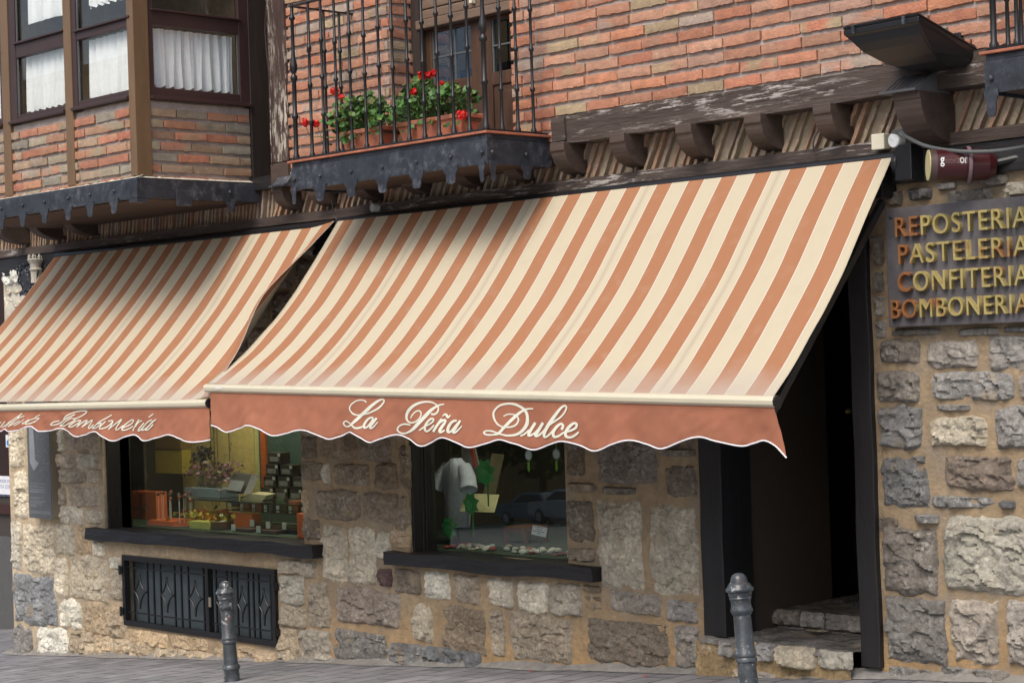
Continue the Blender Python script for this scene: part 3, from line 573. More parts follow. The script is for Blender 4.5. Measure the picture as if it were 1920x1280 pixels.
# --- basement grille
GF = tagit(None or MB().box(GX0, GX1, .10, .12, GZ0, GZ1).build('basement_grille', M_PANELG, B), 'black double leaf basement grille with diamond scrolls')
fr = MB(); t = .045
for a in ((GX0, GX1, GZ1-t, GZ1), (GX0, GX1, GZ0, GZ0+t)): fr.box(a[0], a[1], -.03, .02, a[2], a[3])
xm = P(394, 1120).x
for a in ((GX0, GX0+.04), (GX1-.05, GX1), (xm-.02, xm+.02)): fr.box(a[0], a[1], -.032, .022, GZ0+t, GZ1-t)
sub(fr, 'frame', M_BLACK, GF, bevel=.003)
for (a, b_) in ((GX0+.04, xm-.02), (xm+.02, GX1-.05)):
    for z in (GZ0+.115, GZ1-.105): q = MB(); q.box(a, b_, -.006, .006, z-.006, z+.006); sub(q, 'crossbar', M_BLACK, GF)
    for f_ in (.077, .254, .333, .42, .594, .674, .76, .942):
        q = MB(); q.box(a+(b_-a)*f_-.007, a+(b_-a)*f_+.007, -.004, .010, GZ0+t, GZ1-t); sub(q, 'bar', M_BLACK, GF)
    zc = (GZ0+GZ1)/2
    for cf in (.165, .507, .85):
        cx = a+(b_-a)*cf; q = MB(); hw, hh = (b_-a)*.082, .15
        for sx in (-1, 1):
            for sz in (-1, 1):
                q.tube([(cx+sx*hw*(1-k)**1.8, -.008, zc+sz*hh*(k**1.4)) for k in [i/8 for i in range(9)]], .008, 6)
        sub(q, 'diamond_scroll', M_BLACK, GF)
for X in (GX0-.03, GX1-.015):
    for z in (GZ0+.12, GZ1-.13): q = MB(); q.box(X, X+.05, -.045, -.02, z-.03, z+.03); q.lathe([(.012, -.04), (.012, .04)], (X+.02, -.045, z), 10); sub(q, 'hinge', M_BLACK, GF)
q = MB(); q.box(xm+.024, xm+.055, -.036, -.026, GZ0+.25, GZ0+.33); sub(q, 'lock_plate', M_PLAQS, GF, bevel=.003)
# louvre lines behind
# ------------------------------------------------------------------ bay window
BX, BY = -12.05, -1.14; BL = -14.9
bz0, bz1 = 3.168, 3.314
bb = MB(); bmm = MB()
zs = P(200, 188, BY).z   # sill height
bricks(bb, bmm, (0, BY+.03, 0), (1, 0, 0), (0, -1, 0), BL, BX-.10, bz1+.02, zs-.06, (), 31, pal=BCB); panel(bmm, (0, BY+.03, 0), (1, 0, 0), (0, -1, 0), BL, BX-.1, bz1-.01, zs-.04)
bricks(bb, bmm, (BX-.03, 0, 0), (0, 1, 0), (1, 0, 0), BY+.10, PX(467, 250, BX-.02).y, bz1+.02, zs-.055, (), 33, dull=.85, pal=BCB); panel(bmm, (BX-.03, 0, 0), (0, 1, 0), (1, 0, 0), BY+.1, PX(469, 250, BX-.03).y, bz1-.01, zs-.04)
bay = bb.build('bay_window', M_BRICK, B); sub(bmm, 'bay_mortar', M_BMORT, bay)
q = MB(); q.box(BL, BX-.045, BY+.05, -.02, bz0+.0, bz0+.05); q.box(BL, BX-.1, BY+.1, -.02, bz0+.05, bz1-.02); sub(q, 'soffit', M_SOFFIT, bay)
q = MB(); q.box(BL, BX+.03, BY-.03, BY-.0, bz0-.0, bz1-.004); q.box(BX+.0, BX+.03, BY+.0, -.04, bz0, bz1-.004); q.box(BL, BX+.022, BY-.022, BY+.01, bz1-.0035, bz1+.006); sub(q, 'iron_band', M_IRON, bay, bevel=.004)
q = MB(); q.grid(lambda u, v: (BL+(BX+.02-BL)*u, BY-.02+.06*v, bz1+.008+.03*v*(.7+.5*NZ(u*40))), 120, 3); q.grid(lambda u, v: (BX+.02-.05*v, BY+(-.06-BY)*u, bz1+.008+.035*v*(.7+.5*NZ(u*30, 4))), 60, 3)
sub(q, 'mortar_bed', M_PLASTER, bay)
def tab(c, U, parent, h=.085, w_=.10, N=Vector((0, -1, 0))):
    """hanging ornamental plate with a pierced round end and a domed bolt above it"""
    c, U = Vector(c), Vector(U); q = MB(); pts = []
    hw = w_/2; prof = [(-hw, .02), (-hw, -.018), (-hw*.82, -.018), (-hw*.82, -.034), (-hw*.66, -.034)]
    prof += [(-hw*.66*math.copysign(abs(math.cos(a))**.55, math.cos(a)), -.034-(h-.034)*math.sin(a)**.6) for a in [math.pi*i/10 for i in range(1, 10)]]
    prof += [(hw*.66, -.034), (hw*.82, -.034), (hw*.82, -.018), (hw, -.018), (hw, .02)]
    hole = [(hw*.17*math.cos(a), -h*.58+hw*.17*math.sin(a)*1.4) for a in [2*math.pi*i/12 for i in range(12)]]
    q.prism([c+U*x_+Vector((0, 0, z_))+N*.006 for x_, z_ in prof], N*.007)
    o = sub(q, 'hanging_plate', M_IRON, parent)
    q = MB(); q.prism([c+U*x_+Vector((0, 0, z_))+N*.0135 for x_, z_ in hole], N*.0012); sub(q, 'plate_hole', M_INK, parent)
    q = MB(); q.lathe([(.014, 0), (.014, .006), (.010, .012), (.004, .015)], c+N*.005+Vector((0, 0, .075)), 10, N); sub(q, 'bolt', M_IRON, parent)
for px, py in ((4, 418), (44, 411), (85, 404), (129, 397), (170, 389), (215, 381)): tab((P(px, py-8, BY-.03).x, BY-.028, bz0+.0), (1, 0, 0), bay, .095, .115)
Nx = Vector((1, 0, 0))
tab((BX+.028, PX(427, 372, BX).y, bz0), (0, 1, 0), bay, .08, .09, Nx)
q = MB(); yy = PX(345, 378, BX+.03).y; q.box(BX+.031, BX+.04, yy-.07, yy+.07, bz0-.05, bz0+.07); sub(q, 'square_plate', M_IRON, bay, bevel=.004)
q = MB(); q.box(BX-.07, BX+.036, BY-.036, BY+.06, bz0-.03, bz0-.002); sub(q, 'corner_plate', M_IRON, bay, bevel=.004)
# posts
ztop = 5.6
def wp(mb, name, m_, **k): return sub(mb, name, m_, bay, **k)
q = MB(); q.box(BX-.085, BX, BY, BY+.135, bz1+.025, ztop); wp(q, 'corner_post', M_POST, bevel=.004)
for px0, px1 in ((119, 133), (1, 15)):
    q = MB(); q.box(P(px0, 100, BY).x, P(px1, 100, BY).x, BY+.0, BY+.10, bz1+.03, ztop); wp(q, 'mullion_post', M_POST, bevel=.004)
yw0 = PX(469, 150, BX).y
q = MB(); q.box(BX-.10, BX-.002, yw0, .18, bz1+.008, ztop); wp(q, 'side_post', M_WOODV, bevel=.004)
# window frames (front): glass rectangles
def winframe(U, org, N, u0, u1, g0, g1, zb, zt, zt2, name='window'):
    """frame between u0..u1 with lower glass g0..g1, zb..zt and upper glass from zt2"""
    org, U, N = Vector(org), Vector(U), Vector(N)
    def bx(mb, a, b_, n0, n1, z0, z1):
        c = org+U*((a+b_)/2)+N*((n0+n1)/2)+Vector((0, 0, (z0+z1)/2)); mb.obox(c, U*((b_-a)/2), N*((n1-n0)/2), (0, 0, (z1-z0)/2))
    f_ = MB(); bx(f_, u0, g0, -.06, -.008, zs-.0, ztop); bx(f_, g1, u1, -.06, -.008, zs, ztop); bx(f_, g0, g1, -.062, -.012, zs, zb); bx(f_, g0, g1, -.062, -.012, zt, zt2)
    o = wp(f_, 'window_frame', M_FRAME, bevel=.003)
    s_ = MB(); bx(s_, u0-.0, u1+.0, -.05, .022, zs-.028, zs-.002); wp(s_, 'window_sill', M_FRAME, bevel=.004)
    b_ = MB(); bx(b_, g0-.015, g1+.015, -.010, .012, zt2-.006, zt2+.010); wp(b_, 'glazing_bead', M_FRAME, bevel=.003)
    for (ga, za, zc_) in ((g0, zb, zt), (g0, zt2, ztop), (g1-.012, zb, zt)): e = MB(); bx(e, ga, ga+.012, -.03, -.02, za, zc_); wp(e, 'glazing_strip', M_CABLE)
    gl = MB(); bx(gl, g0, g1, -.042, -.038, zb, zt); wp(gl, 'window_pane', M_GLASS)
    gl = MB(); bx(gl, g0, g1, -.042, -.038, zt2, ztop); wp(gl, 'window_pane', M_GLASS)
yF = BY
A = lambda px, py: P(px, py, BY-.0)
zb, zt, zt2 = A(142.6, 190).z, A(141, 75.6).z, A(142, 59).z
winframe((1, 0, 0), (0, BY, 0), (0, -1, 0), A(133, 100).x, BX-.085, A(142, 130).x, A(242.5, 110).x-.0, zb, zt, zt2)
winframe((1, 0, 0), (0, BY, 0), (0, -1, 0), A(15, 100).x, A(119, 100).x, A(28, 130).x, A(118, 110).x, A(30, 216.5).z, A(26, 110).z, A(34, 81).z)
winframe((1, 0, 0), (0, BY, 0), (0, -1, 0), BL, A(1, 100).x, BL+.1, A(-3, 110).x, zb, zt, zt2)
S = lambda px, py: PX(px, py, BX)
winframe((0, 1, 0), (BX, 0, 0), (1, 0, 0), BY+.135, yw0, S(288, 100).y, S(450, 100).y, S(288.4, 163).z, S(287.6, 46).z, S(292, 19).z)
# bay inside
q = MB(); q.box(BL, BX-.1, .1, .14, 3.3, 6); q.box(BL, BX-.1, BY+.1, .1, 5.6, 5.65); q.box(BL-.05, BL, BY+.1, .1, 3.3, 5.6); q.box(BL, BX-.1, BY+.12, .1, zs-.3, zs-.25); wp(q, 'bay_interior', mat('dim_room', (.20, .15, .10), .9, bump=0))
def curtain(U, org, N, u0, u1, z0, z1, label, seed, nf=9):
    org, U, N = Vector(org), Vector(U), Vector(N); mb = MB(); nu = nf*12; nv = 14; r = random.Random(seed); ph = r.uniform(0, 9)
    def fn(u, v):
        uu = u0+(u1-u0)*u+.006*math.sin(v*3+u*20+ph); f_ = (.010+.012*v)*math.sin(2*math.pi*nf*(u+.02*NZ(u*6, seed)) + ph)+.006*math.sin(2*math.pi*nf*2.3*u+v)
        z = z1-(z1-z0)*v
        if v > .999: z -= .022*abs(((u*nf*1.0) % 1)*2-1)
        return org+U*uu-N*(.09+f_)+Vector((0, 0, z))
    mb.grid(fn, nu, nv); o = mb.build('curtain', M_CURT, None, smooth=True)
    # lace border squares
    tagit(o, label, 'curtain', 'lace curtains behind the bay window panes'); return o
curtain((1, 0, 0), (0, BY, 0), (0, -1, 0), A(147, 130).x, A(246, 110).x+.02, zb+.022, zt-.005, 'white pleated lace curtain in the front bay pane beside the tan corner post', 1, 8)
curtain((1, 0, 0), (0, BY, 0), (0, -1, 0), A(31, 130).x, A(121, 110).x, zb+.022, zt-.005, 'white pleated lace curtain in the middle front bay pane between two tan mullions', 2, 8)
curtain((1, 0, 0), (0, BY, 0), (0, -1, 0), BL+.15, A(0, 110).x, zb+.022, zt-.005, 'white lace curtain in the leftmost bay pane cut by the photo edge', 3, 6)
curtain((0, 1, 0), (BX, 0, 0), (1, 0, 0), S(288, 100).y+.01, S(449, 100).y, S(288.4, 163).z+.03, S(287.6, 46).z-.01, 'white lace curtain with zigzag hem behind the side pane of the bay window', 4, 9)
curtain((1, 0, 0), (0, BY, 0), (0, -1, 0), A(35, 30).x, A(112, 20).x, P(70, 30, BY).z, ztop-.1, 'upper white lace curtain with zigzag hem in the middle bay window', 5, 8)
curtain((1, 0, 0), (0, BY, 0), (0, -1, 0), A(147, 30).x, A(242, 20).x, P(170, 3, BY).z, ztop-.1, 'upper white lace curtain hem just inside the photo top beside the corner post', 6, 8)
# ------------------------------------------------------------------ balcony
KY = -.70; KX0, KX1 = P(549, 300, KY).x, P(912, 250, KY).x
kz0, kz1 = P(909, 308, KY).z, P(909, 247, KY).z
def band(x0, x1, zt_l=.30):
    q = MB()
    q.box(x0+.02, x1-.02, KY+.02, -.04, kz0+.015, kz1-.012); o = q.build('balcony', M_SOFFIT, B)
    q = MB(); q.box(x0, x1, KY-.012, KY+.0, kz0, kz1-.045); q.box(x1-.0, x1+.012, KY-.012, -.13, kz0, kz1-.045); q.box(x0-.012, x0, KY-.012, -.13, kz0, kz1-.045); sub(q, 'iron_band', M_IRON, o, bevel=.003)
    q = MB(); q.box(x0-.005, x1+.005, KY-.006, -.12, kz1-.0445, kz1-.012); sub(q, 'iron_ledge', M_IRON, o, bevel=.004)
    q = MB(); q.box(x0-.03, x1+.03, KY-.03, -.13, kz1-.011, kz1+.004); sub(q, 'tile_floor', M_TILE, o, bevel=.003)
    q = MB(); q.box(x0, x1, KY-.004, KY+.04, kz1+.006, kz1+.022); q.box(x1-.04, x1, KY+.04, -.13, kz1+.006, kz1+.022); q.box(x0, x0+.04, KY+.04, -.13, kz1+.006, kz1+.022); sub(q, 'bottom_rail', M_BLACK, o, bevel=.004)
    return o
bal = band(KX0, KX1)
for px, py in ((604, 352), (662, 340), (721, 330), (785, 321), (849, 312)): tab((P(px, py, KY).x, KY-.01, kz0), (1, 0, 0), bal, .10, .135)
tab((KX1-.03, KY-.012, kz0), (1, 0, 0), bal, .11, .06); tab((KX1+.010, KY+.03, kz0), (0, 1, 0), bal, .11, .06, Nx); tab((KX0+.03, KY-.012, kz0), (1, 0, 0), bal, .10, .06)
tab((KX1+.010, PX(984, 315, KX1).y, kz0), (0, 1, 0), bal, .085, .10, Nx)
zr0, zr1 = kz1+.02, kz1+1.10
def bal_prof(hh, knots, r0=.0098):
    p = [(r0*1.9, 0), (r0*1.9, .018), (r0*1.25, .03)]
    for k in knots: p += [(r0, k-.018), (r0*1.75, k-.006), (r0*1.75, k+.006), (r0, k+.018)]
    return p+[(r0, hh)]
def baluster(x_, y_, off=0, parent=bal):
    q = MB(); q.lathe(bal_prof(zr1-zr0, [.26+off, .52+off, .78+off]), (x_, y_, zr0), 10); return sub(q, 'baluster', M_BLACK, parent, smooth=True)
def newel(x_, y_, parent=bal):
    r0 = .0125
    q = MB(); q.lathe([(r0*1.9, 0), (r0*1.9, .02), (r0*1.3, .035), (r0*1.3, .28), (r0*1.9, .29), (r0*1.9, .305), (r0*1.3, .315), (r0*1.25, .55), (r0*2.1, .562), (r0*2.1, .58), (r0*1.1, .60), (r0*2.2, .635), (r0*2.2, .665), (r0*1.3, .71), (r0*1.0, .78), (r0, .98), (r0*1.8, .99), (r0*1.8, 1.0), (r0, 1.02), (r0, 1.1)], (x_, y_, zr0), 14); return sub(q, 'newel_post', M_BLACK, parent, smooth=True)
newel(KX0+.02, KY+.018); newel(KX1-.02, KY+.018)
fx = [P(px, py, KY+.018).x for px, py in ((586, 290), (609, 287), (634, 282), (661, 277), (688, 272), (715, 268), (740.6, 264), (768, 260), (797, 256), (824, 252), (851.6, 248), (881, 243))]
for i, xx in enumerate(fx): baluster(xx, KY+.018, .03*((i % 2)*2-1)*.6)
for i in range(3):
    yy = KY+.018+(i+1)*.142; baluster(KX1-.02, yy, .01*i); baluster(KX0+.02, yy, .01*i)
q = MB(); q.box(KX0, KX1, KY+.003, KY+.034, zr1-.006, zr1+.006); q.box(KX0+.005, KX0+.035, KY+.034, -.13, zr1-.006, zr1+.006); q.box(KX1-.035, KX1-.005, KY+.034, -.13, zr1-.006, zr1+.006); sub(q, 'handrail', M_BLACK, bal, bevel=.003)
# second balcony at the right edge
K2 = P(1852, 140, -.70).x
def shift_tree(src, dx, wid):
    pass
b2z = P(1850, 100, -.5).z-kz1
q = MB(); q.box(K2+.02, -4.2, KY+.02, -.04, kz0+.015, kz1-.012); bal2 = q.build('balcony', M_SOFFIT, B)
q = MB(); q.box(K2, -4.2, KY-.012, KY, kz0, kz1-.045); q.box(K2-.012, K2, KY-.012, -.13, kz0, kz1-.045); sub(q, 'iron_band', M_IRON, bal2, bevel=.003)
q = MB(); q.box(K2-.005, -4.2, KY-.006, -.12, kz1-.0445, kz1-.012); sub(q, 'iron_ledge', M_IRON, bal2, bevel=.004)
q = MB(); q.box(K2-.03, -4.2, KY-.03, -.13, kz1-.011, kz1+.004); sub(q, 'tile_floor', M_TILE, bal2, bevel=.003)
q = MB(); q.box(K2, -4.2, KY-.004, KY+.04, kz1+.006, kz1+.022); sub(q, 'bottom_rail', M_BLACK, bal2)
tab((K2+.03, KY-.012, kz0), (1, 0, 0), bal2, .12, .08); tab((K2+.5, KY-.012, kz0), (1, 0, 0), bal2, .12, .08)
newel(K2+.03, KY+.018, bal2)
for i in range(4): baluster(K2+.03+.13*(i+1), KY+.018, .02*(i % 2), bal2)
for i in range(3): baluster(K2+.03, KY+.15+.128*i, .02*(i % 2), bal2)
bal['label'] = 'long balcony over the awnings with geranium pots'; bal2['label'] = 'balcony corner cut by the right photo edge'
# ------------------------------------------------------------------ geraniums
def planter(x0, x1, yc, label, seed, flowers):
    T = thing('potted_geranium', label, 'potted plant', ((x0+x1)/2, yc, kz1+.004), 'geranium troughs on the balcony')
    z0 = kz1+.006; h = .165; q = MB()
    def ring(ex, ey, z): return [(x0-ex, yc-ey, z), (x1+ex, yc-ey, z), (x1+ex, yc+ey, z), (x0-ex, yc+ey, z)]
    prof = [(-.045, .055, 0), (-.005, .085, h-.03), (.018, .10, h-.03), (.022, .104, h), (.008, .09, h), (-.01, .08, h-.04)]
    vs = [p for (ex, ey, z) in prof for p in ring(ex, ey, z0+z)]; k = len(prof)
    q.add(vs, [(i*4+j, i*4+(j+1) % 4, (i+1)*4+(j+1) % 4, (i+1)*4+j) for i in range(k-1) for j in range(4)]+[(3, 2, 1, 0)]); q.build('planter', M_TERRA, T, bevel=.006)
    q = MB(); q.box(x0-.008, x1+.008, yc-.078, yc+.078, z0+h-.05, z0+h-.035); q.build('soil', M_BARK, T)
    r = random.Random(seed); q = MB(); stem = MB()
    for i in range(560):
        u = r.random(); cx = x0-.09+(x1-x0+.11)*u; hump = .10+.13*math.sin(math.pi*min(1, max(0, u)))*(.6+.5*NZ(u*5, seed))
        cz = z0+h+.005+hump*r.random()**.7*1.3; cy = yc-.05+r.gauss(0, .07)
        if r.random() < .025: cz = z0+h-r.uniform(.02, .08); cy = yc-.12
        R_ = r.uniform(.009, .032); nrm = Vector((r.gauss(0, .6), -.55+r.gauss(0, .5), .7+r.gauss(0, .4))).normalized(); a = nrm.orthogonal().normalized(); b_ = nrm.cross(a); c0 = Vector((cx, cy, cz))
        n = 12; vs = [c0-nrm*R_*.25]+[c0+(a*math.cos(2*math.pi*j/n)+b_*math.sin(2*math.pi*j/n))*R_*(1.0 if j % 2 else .84)+nrm*R_*.12*math.sin(j*1.3) for j in range(n)]
        g_ = r.uniform(.7, 1.35); col = (.07*g_, .17*g_, .035*g_) if r.random() < .78 else r.choice([(.13*g_, .22*g_, .05*g_), (.16, .15, .05), (.05, .11, .03)])
        q.add(vs, [(0, j+1, (j+1) % n+1) for j in range(n)], col)
        if i % 5 == 0: stem.tube([(cx*.5+(x0+x1)*.25, yc, z0+h-.04), c0], .003, 5)
    q.build('foliage', M_LEAF, T); stem.build('stems', M_STEM, T)
    for (fx_, fy_, R_) in flowers:
        c0 = P(fx_, fy_, KY+.03+r.uniform(0, .12)); q = MB(); 
        for _ in range(34):
            d = Vector((r.gauss(0, 1), r.gauss(0, 1), r.gauss(0, 1))).normalized(); p = c0+d*R_*r.uniform(.6, 1); a = d.orthogonal().normalized(); b_ = d.cross(a); s_ = r.uniform(.010, .016)
            n = 5
            for j in range(n):
                t0 = 2*math.pi*j/n; e = a*math.cos(t0)+b_*math.sin(t0); f_ = d.cross(e)
                q.add([p, p+e*s_*.6+f_*s_*.4+d*.003, p+e*s_*1.1+d*.005, p+e*s_*.6-f_*s_*.4+d*.003], [(0, 1, 2, 3)])
        q.build('flower_head', M_PETAL, T)
        q = MB(); q.tube([c0, c0+Vector((.02, .03, -.10)), (min(max(c0.x, x0), x1), yc, z0+h-.03)], .0028, 5); q.build('flower_stem', M_STEM, T)
pA0, pA1 = P(643, 245, -.54).x, P(731, 235, -.54).x; pB0, pB1 = P(750, 230, -.52).x, P(880, 215, -.52).x
planter(pA0+.02, pA1-.03, -.50, 'terracotta trough of red geraniums at the left end of the balcony', 3, [(628, 172, .030), (640, 183, .022), (645, 204, .030), (571, 230, .030), (593, 232, .024)])
planter(pB0+.02, pB1-.02, -.48, 'terracotta trough of red geraniums in front of the balcony door', 8, [(790, 143, .028), (803, 140, .020), (814, 138, .022), (776, 172, .022), (866, 217, .034), (829, 158, .018)])
# ------------------------------------------------------------------ awnings
def lerp(a, b_, t): return a+(b_-a)*t
def interp(tab_, x_):
    for (a, fa), (b_, fb) in zip(tab_, tab_[1:]):
        if x_ <= b_: return fa+(fb-fa)*(x_-a)/(b_-a)
    return tab_[-1][1]
MR = [(-t, z) for t, z in []]
pR = [(.12, 2.953), (.367, 2.622), (.582, 2.316), (.75, 2.114), (.95, 1.897), (1.036, 1.802), (1.2, 1.656)]
pL = [(.12, 2.961), (.19, 2.858), (.38, 2.587), (.543, 2.371), (.701, 2.20), (.891, 2.012), (1.08, 1.87), (1.2, 1.787)]
def smoothtab(tab_, x_):
    h = .05; return (interp(tab_, max(tab_[0][0], x_-h))+interp(tab_, min(tab_[-1][0], x_+h))+interp(tab_, x_))/3 if tab_[0][0]+h < x_ < tab_[-1][0]-h else interp(tab_, x_)
PER = (4.89)/19.0
def canopy(name, xt0, xt1, xb0, xb1, fz, nstripe, phase, parent, nu=260, nv=60):
    mb = MB(); uvs = []
    for j in range(nv+1):
        v = j/nv; yy = .12+1.08*v
        for i in range(nu+1):
            u = i/nu; X = lerp(lerp(xt0, xt1, u), lerp(xb0, xb1, u), v); z = fz(u, v, yy)
            mb.v.append((X, -yy, z)); mb.c.append((1, 1, 1)); uvs.append((u*nstripe+phase, v))
    mb.f = [(j*(nu+1)+i, j*(nu+1)+i+1, (j+1)*(nu+1)+i+1, (j+1)*(nu+1)+i) for j in range(nv) for i in range(nu)]
    return mb.build(name, M_FABRIC, parent, smooth=True, uvs=uvs, solid=.0015)
def wr(u, v, s):   # soft wrinkles running down the slope
    return .022*math.sin(math.pi*v)*NZ(u*9+s, v*1.2)+.006*math.sin(math.pi*v)**.5*NZ(u*42+v*3, v*2+s)+.004*NZ(u*16+s, v*9)*v*(1-v)*4
A1 = thing('awning', 'right striped awning reading La Peña Dulce on its valance', 'awning', (-8.5, 0, 2.9), 'striped awnings over the shop windows')
canopy('canopy', -10.955, -6.072, -11.143, -6.115, lambda u, v, y: lerp(smoothtab(pL, y), smoothtab(pR, y), u**.8)+wr(u, v, 3), 19, 0.0, A1)
pE = [(.12, 2.95), (.323, 2.77), (.654, 2.502), (.753, 2.409), (.813, 2.329), (.889, 2.173), (.965, 2.014), (1.095, 1.862), (1.2, 1.69)]
LX0t, LX0b = -14.976, -15.35
def fz2(u, v, y):
    s = 1.2-.12; base = lerp(2.935, 1.668, (y-.12)/s)-.10*4*v*(1-v)*(.6+.4*u)
    e = max(0, (u-.93)/.07); e = e*e*(3-2*e)
    X = u*4.0
    ridge = 0
    return lerp(base, smoothtab(pE, y), e)+wr(u, v, 9)*(1-e)-.05*math.exp(-((u-.925)/.03)**2)*max(0, math.sin(math.pi*min(1, max(0, (v-.35)/.65))))
A2 = thing('awning', 'left striped awning under the bay window reading Confitería Bombonería', 'awning', (-13, 0, 2.9), 'striped awnings over the shop windows')
canopy('canopy', LX0t, -11.012, LX0b, -11.10, fz2, 15.5, .25, A2, nu=300)
def bar(parent, xa, xb, za, zb_, y0=-1.2):
    q = MB(); pr = [(-.012, .028), (-.030, .022), (-.040, .004), (-.036, -.018), (-.020, -.032), (.010, -.034), (.022, -.010), (.016, .020)]
    n = 2; q.add([(x_, y0+a, z_+b_) for x_, z_ in ((xa, za), (xb, zb_)) for a, b_ in pr], [(j, (j+1) % 8, 8+(j+1) % 8, 8+j) for j in range(8)]+[tuple(range(8))[::-1], tuple(range(8, 16))])
    o = q.build('front_bar', M_BAR, parent, bevel=.003, smooth=True)
    q = MB(); pe = [(a*1.06, b_*1.06) for a, b_ in pr]; q.add([(x_, y0+a, z_+b_) for x_, z_ in ((xb+.001, zb_), (xb+.014, zb_)) for a, b_ in pe], [(j, (j+1) % 8, 8+(j+1) % 8, 8+j) for j in range(8)]+[tuple(range(8))[::-1], tuple(range(8, 16))])
    q.build('end_cap', M_BLACK, parent)
    return o
bz = lambda X: 1.645+(1.645-1.775)*(X+6.115)/(5.03)*1.0
bar(A1, -11.15, -6.09, 1.755, 1.634)
bar(A2, -15.45, -11.13, 1.612, 1.648)
st_ = MB(); st_.add([(P(404, 728, -1.2415).x, -1.2415, 1.758), (P(416, 728, -1.2415).x, -1.2415, 1.757), (P(416, 728, -1.2415).x, -1.2415, 1.745), (P(404, 728, -1.2415).x, -1.2415, 1.746)], [(0, 1, 2, 3)]); st_.build('bar_sticker', M_WHITE, A1)
def crom(pts, n=8):
    out = []; k = len(pts)
    for i in range(k-1):
        p0, p1, p2, p3 = pts[max(i-1, 0)], pts[i], pts[i+1], pts[min(i+2, k-1)]
        for j in range(n):
            t = j/n; out.append(tuple(.5*((2*p1[q])+(-p0[q]+p2[q])*t+(2*p0[q]-5*p1[q]+4*p2[q]-p3[q])*t*t+(-p0[q]+3*p1[q]-3*p2[q]+p3[q])*t**3) for q in range(len(p1))))
    out.append(tuple(pts[-1])); return out
VY = -1.215
def vdisp(X, v):   # fold depth of the hanging valance
    return .034*v*NZ(X*2.6, 3.3)+.020*v*NZ(X*7, 1.1+v)+.005*NZ(X*15+v*3, v*3)*min(1, v*4)
VAL = {}
def valance(parent, xa, xb, ztop_fn, edge, skirt=None):
    pts = crom([(P(px, py, VY).x, P(px, py, VY).z) for px, py in edge], 14); VAL[parent.name] = (ztop_fn, sorted(pts))
    mb = MB(); nv = 14; cols = len(pts); 
    for j in range(nv+1):
        v = j/nv
        for i, (X, Zb) in enumerate(pts):
            zt_ = ztop_fn(X); Xx = lerp(X if skirt is None else min(X, skirt), X, v); mb.v.append((Xx, VY-vdisp(X, v), lerp(zt_, Zb, v))); mb.c.append((1, 1, 1))
    mb.f = [(j*cols+i, j*cols+i+1, (j+1)*cols+i+1, (j+1)*cols+i) for j in range(nv) for i in range(cols-1)]
    o = mb.build('valance', M_VAL, parent, smooth=True, solid=.0015)
    q = MB(); q.tube([(X, VY-vdisp(X, 1), Z) for X, Z in pts], .0048, 6); q.build('piping', M_PIPE, parent, smooth=True)
e1 = [(396, 797), (404, 800), (422, 810), (445, 803), (468, 797), (490, 804), (515, 816), (538, 812), (562, 806), (588, 812), (613, 823), (633, 818), (652, 810), (671, 817), (692, 829), (715, 822), (740, 815), (762, 822), (788, 836), (810, 828), (833, 820), (857, 828), (883, 838), (910, 832), (937, 824), (966, 832), (997, 843), (1025, 834), (1053, 827), (1083, 834), (1115, 845), (1147, 834), (1178, 825), (1208, 832), (1237, 841), (1273, 828), (1309, 819), (1348, 828), (1387, 836), (1409, 831), (1428, 826), (1450, 834), (1463, 846), (1473, 858)]
valance(A1, 0, 0, lambda X: lerp(1.755, 1.634, (X+11.15)/5.06)-.033, e1, -6.10)
e2 = [(-60, 800), (-40, 806), (-22, 798), (0, 808), (9, 804), (18, 808), (36, 806), (58, 799), (66, 803), (76, 808), (94, 807), (112, 803), (124, 808), (140, 818), (158, 815), (177, 809), (193, 815), (213, 826), (232, 820), (247, 815), (257, 818), (268, 826), (290, 821), (313, 815), (335, 822), (360, 828), (380, 827), (394, 824)]
valance(A2, 0, 0, lambda X: lerp(1.612, 1.648, (X+15.45)/4.32)-.033, e2)
# arms / rollers
q = MB(); q.lathe([(.035, 0), (.035, 4.93)], (-10.99, -.10, 2.935), 14, (1, 0, 0)); q.build('roller', M_BLACK, A1, smooth=True)
q = MB(); q.lathe([(.035, 0), (.035, 3.96)], (-15.0, -.10, 2.925), 14, (1, 0, 0)); q.build('roller', M_BLACK, A2, smooth=True)
for T, X, zt_, zb_ in ((A1, -6.17, 2.80, 1.67), (A1, -10.9, 2.72, 1.76), (A2, -14.85, 2.70, 1.62), (A2, -11.2, 2.7, 1.65)):
    q = MB(); q.obox(((X+X)/2, (-.10-1.15)/2, (zt_+zb_)/2-.10), (.016, 0, 0), Vector((0, -1.05, zb_-zt_))/2, Vector((0, (zb_-zt_), 1.05)).normalized()*.022); q.build('arm', M_BLACK, T, bevel=.005)
    q = MB(); q.lathe([(.03, -.035), (.04, -.025), (.04, .025), (.03, .035)], (X, -.13, zt_+.02), 14, (1, 0, 0)); q.box(X-.03, X+.03, -.14, .0, zt_-.08, zt_+.10); q.build('arm_bracket', M_BLACK, T, bevel=.004)
q = MB(); q.lathe([(.062, 0), (.062, .03), (.03, .05), (.03, .12)], (-6.06, -.11, 2.90), 20, (1, 0, 0)); q.box(-6.04, -5.93, -.16, .0, 2.80, 3.0); q.build('gearbox', M_BLACK, A1, bevel=.005)
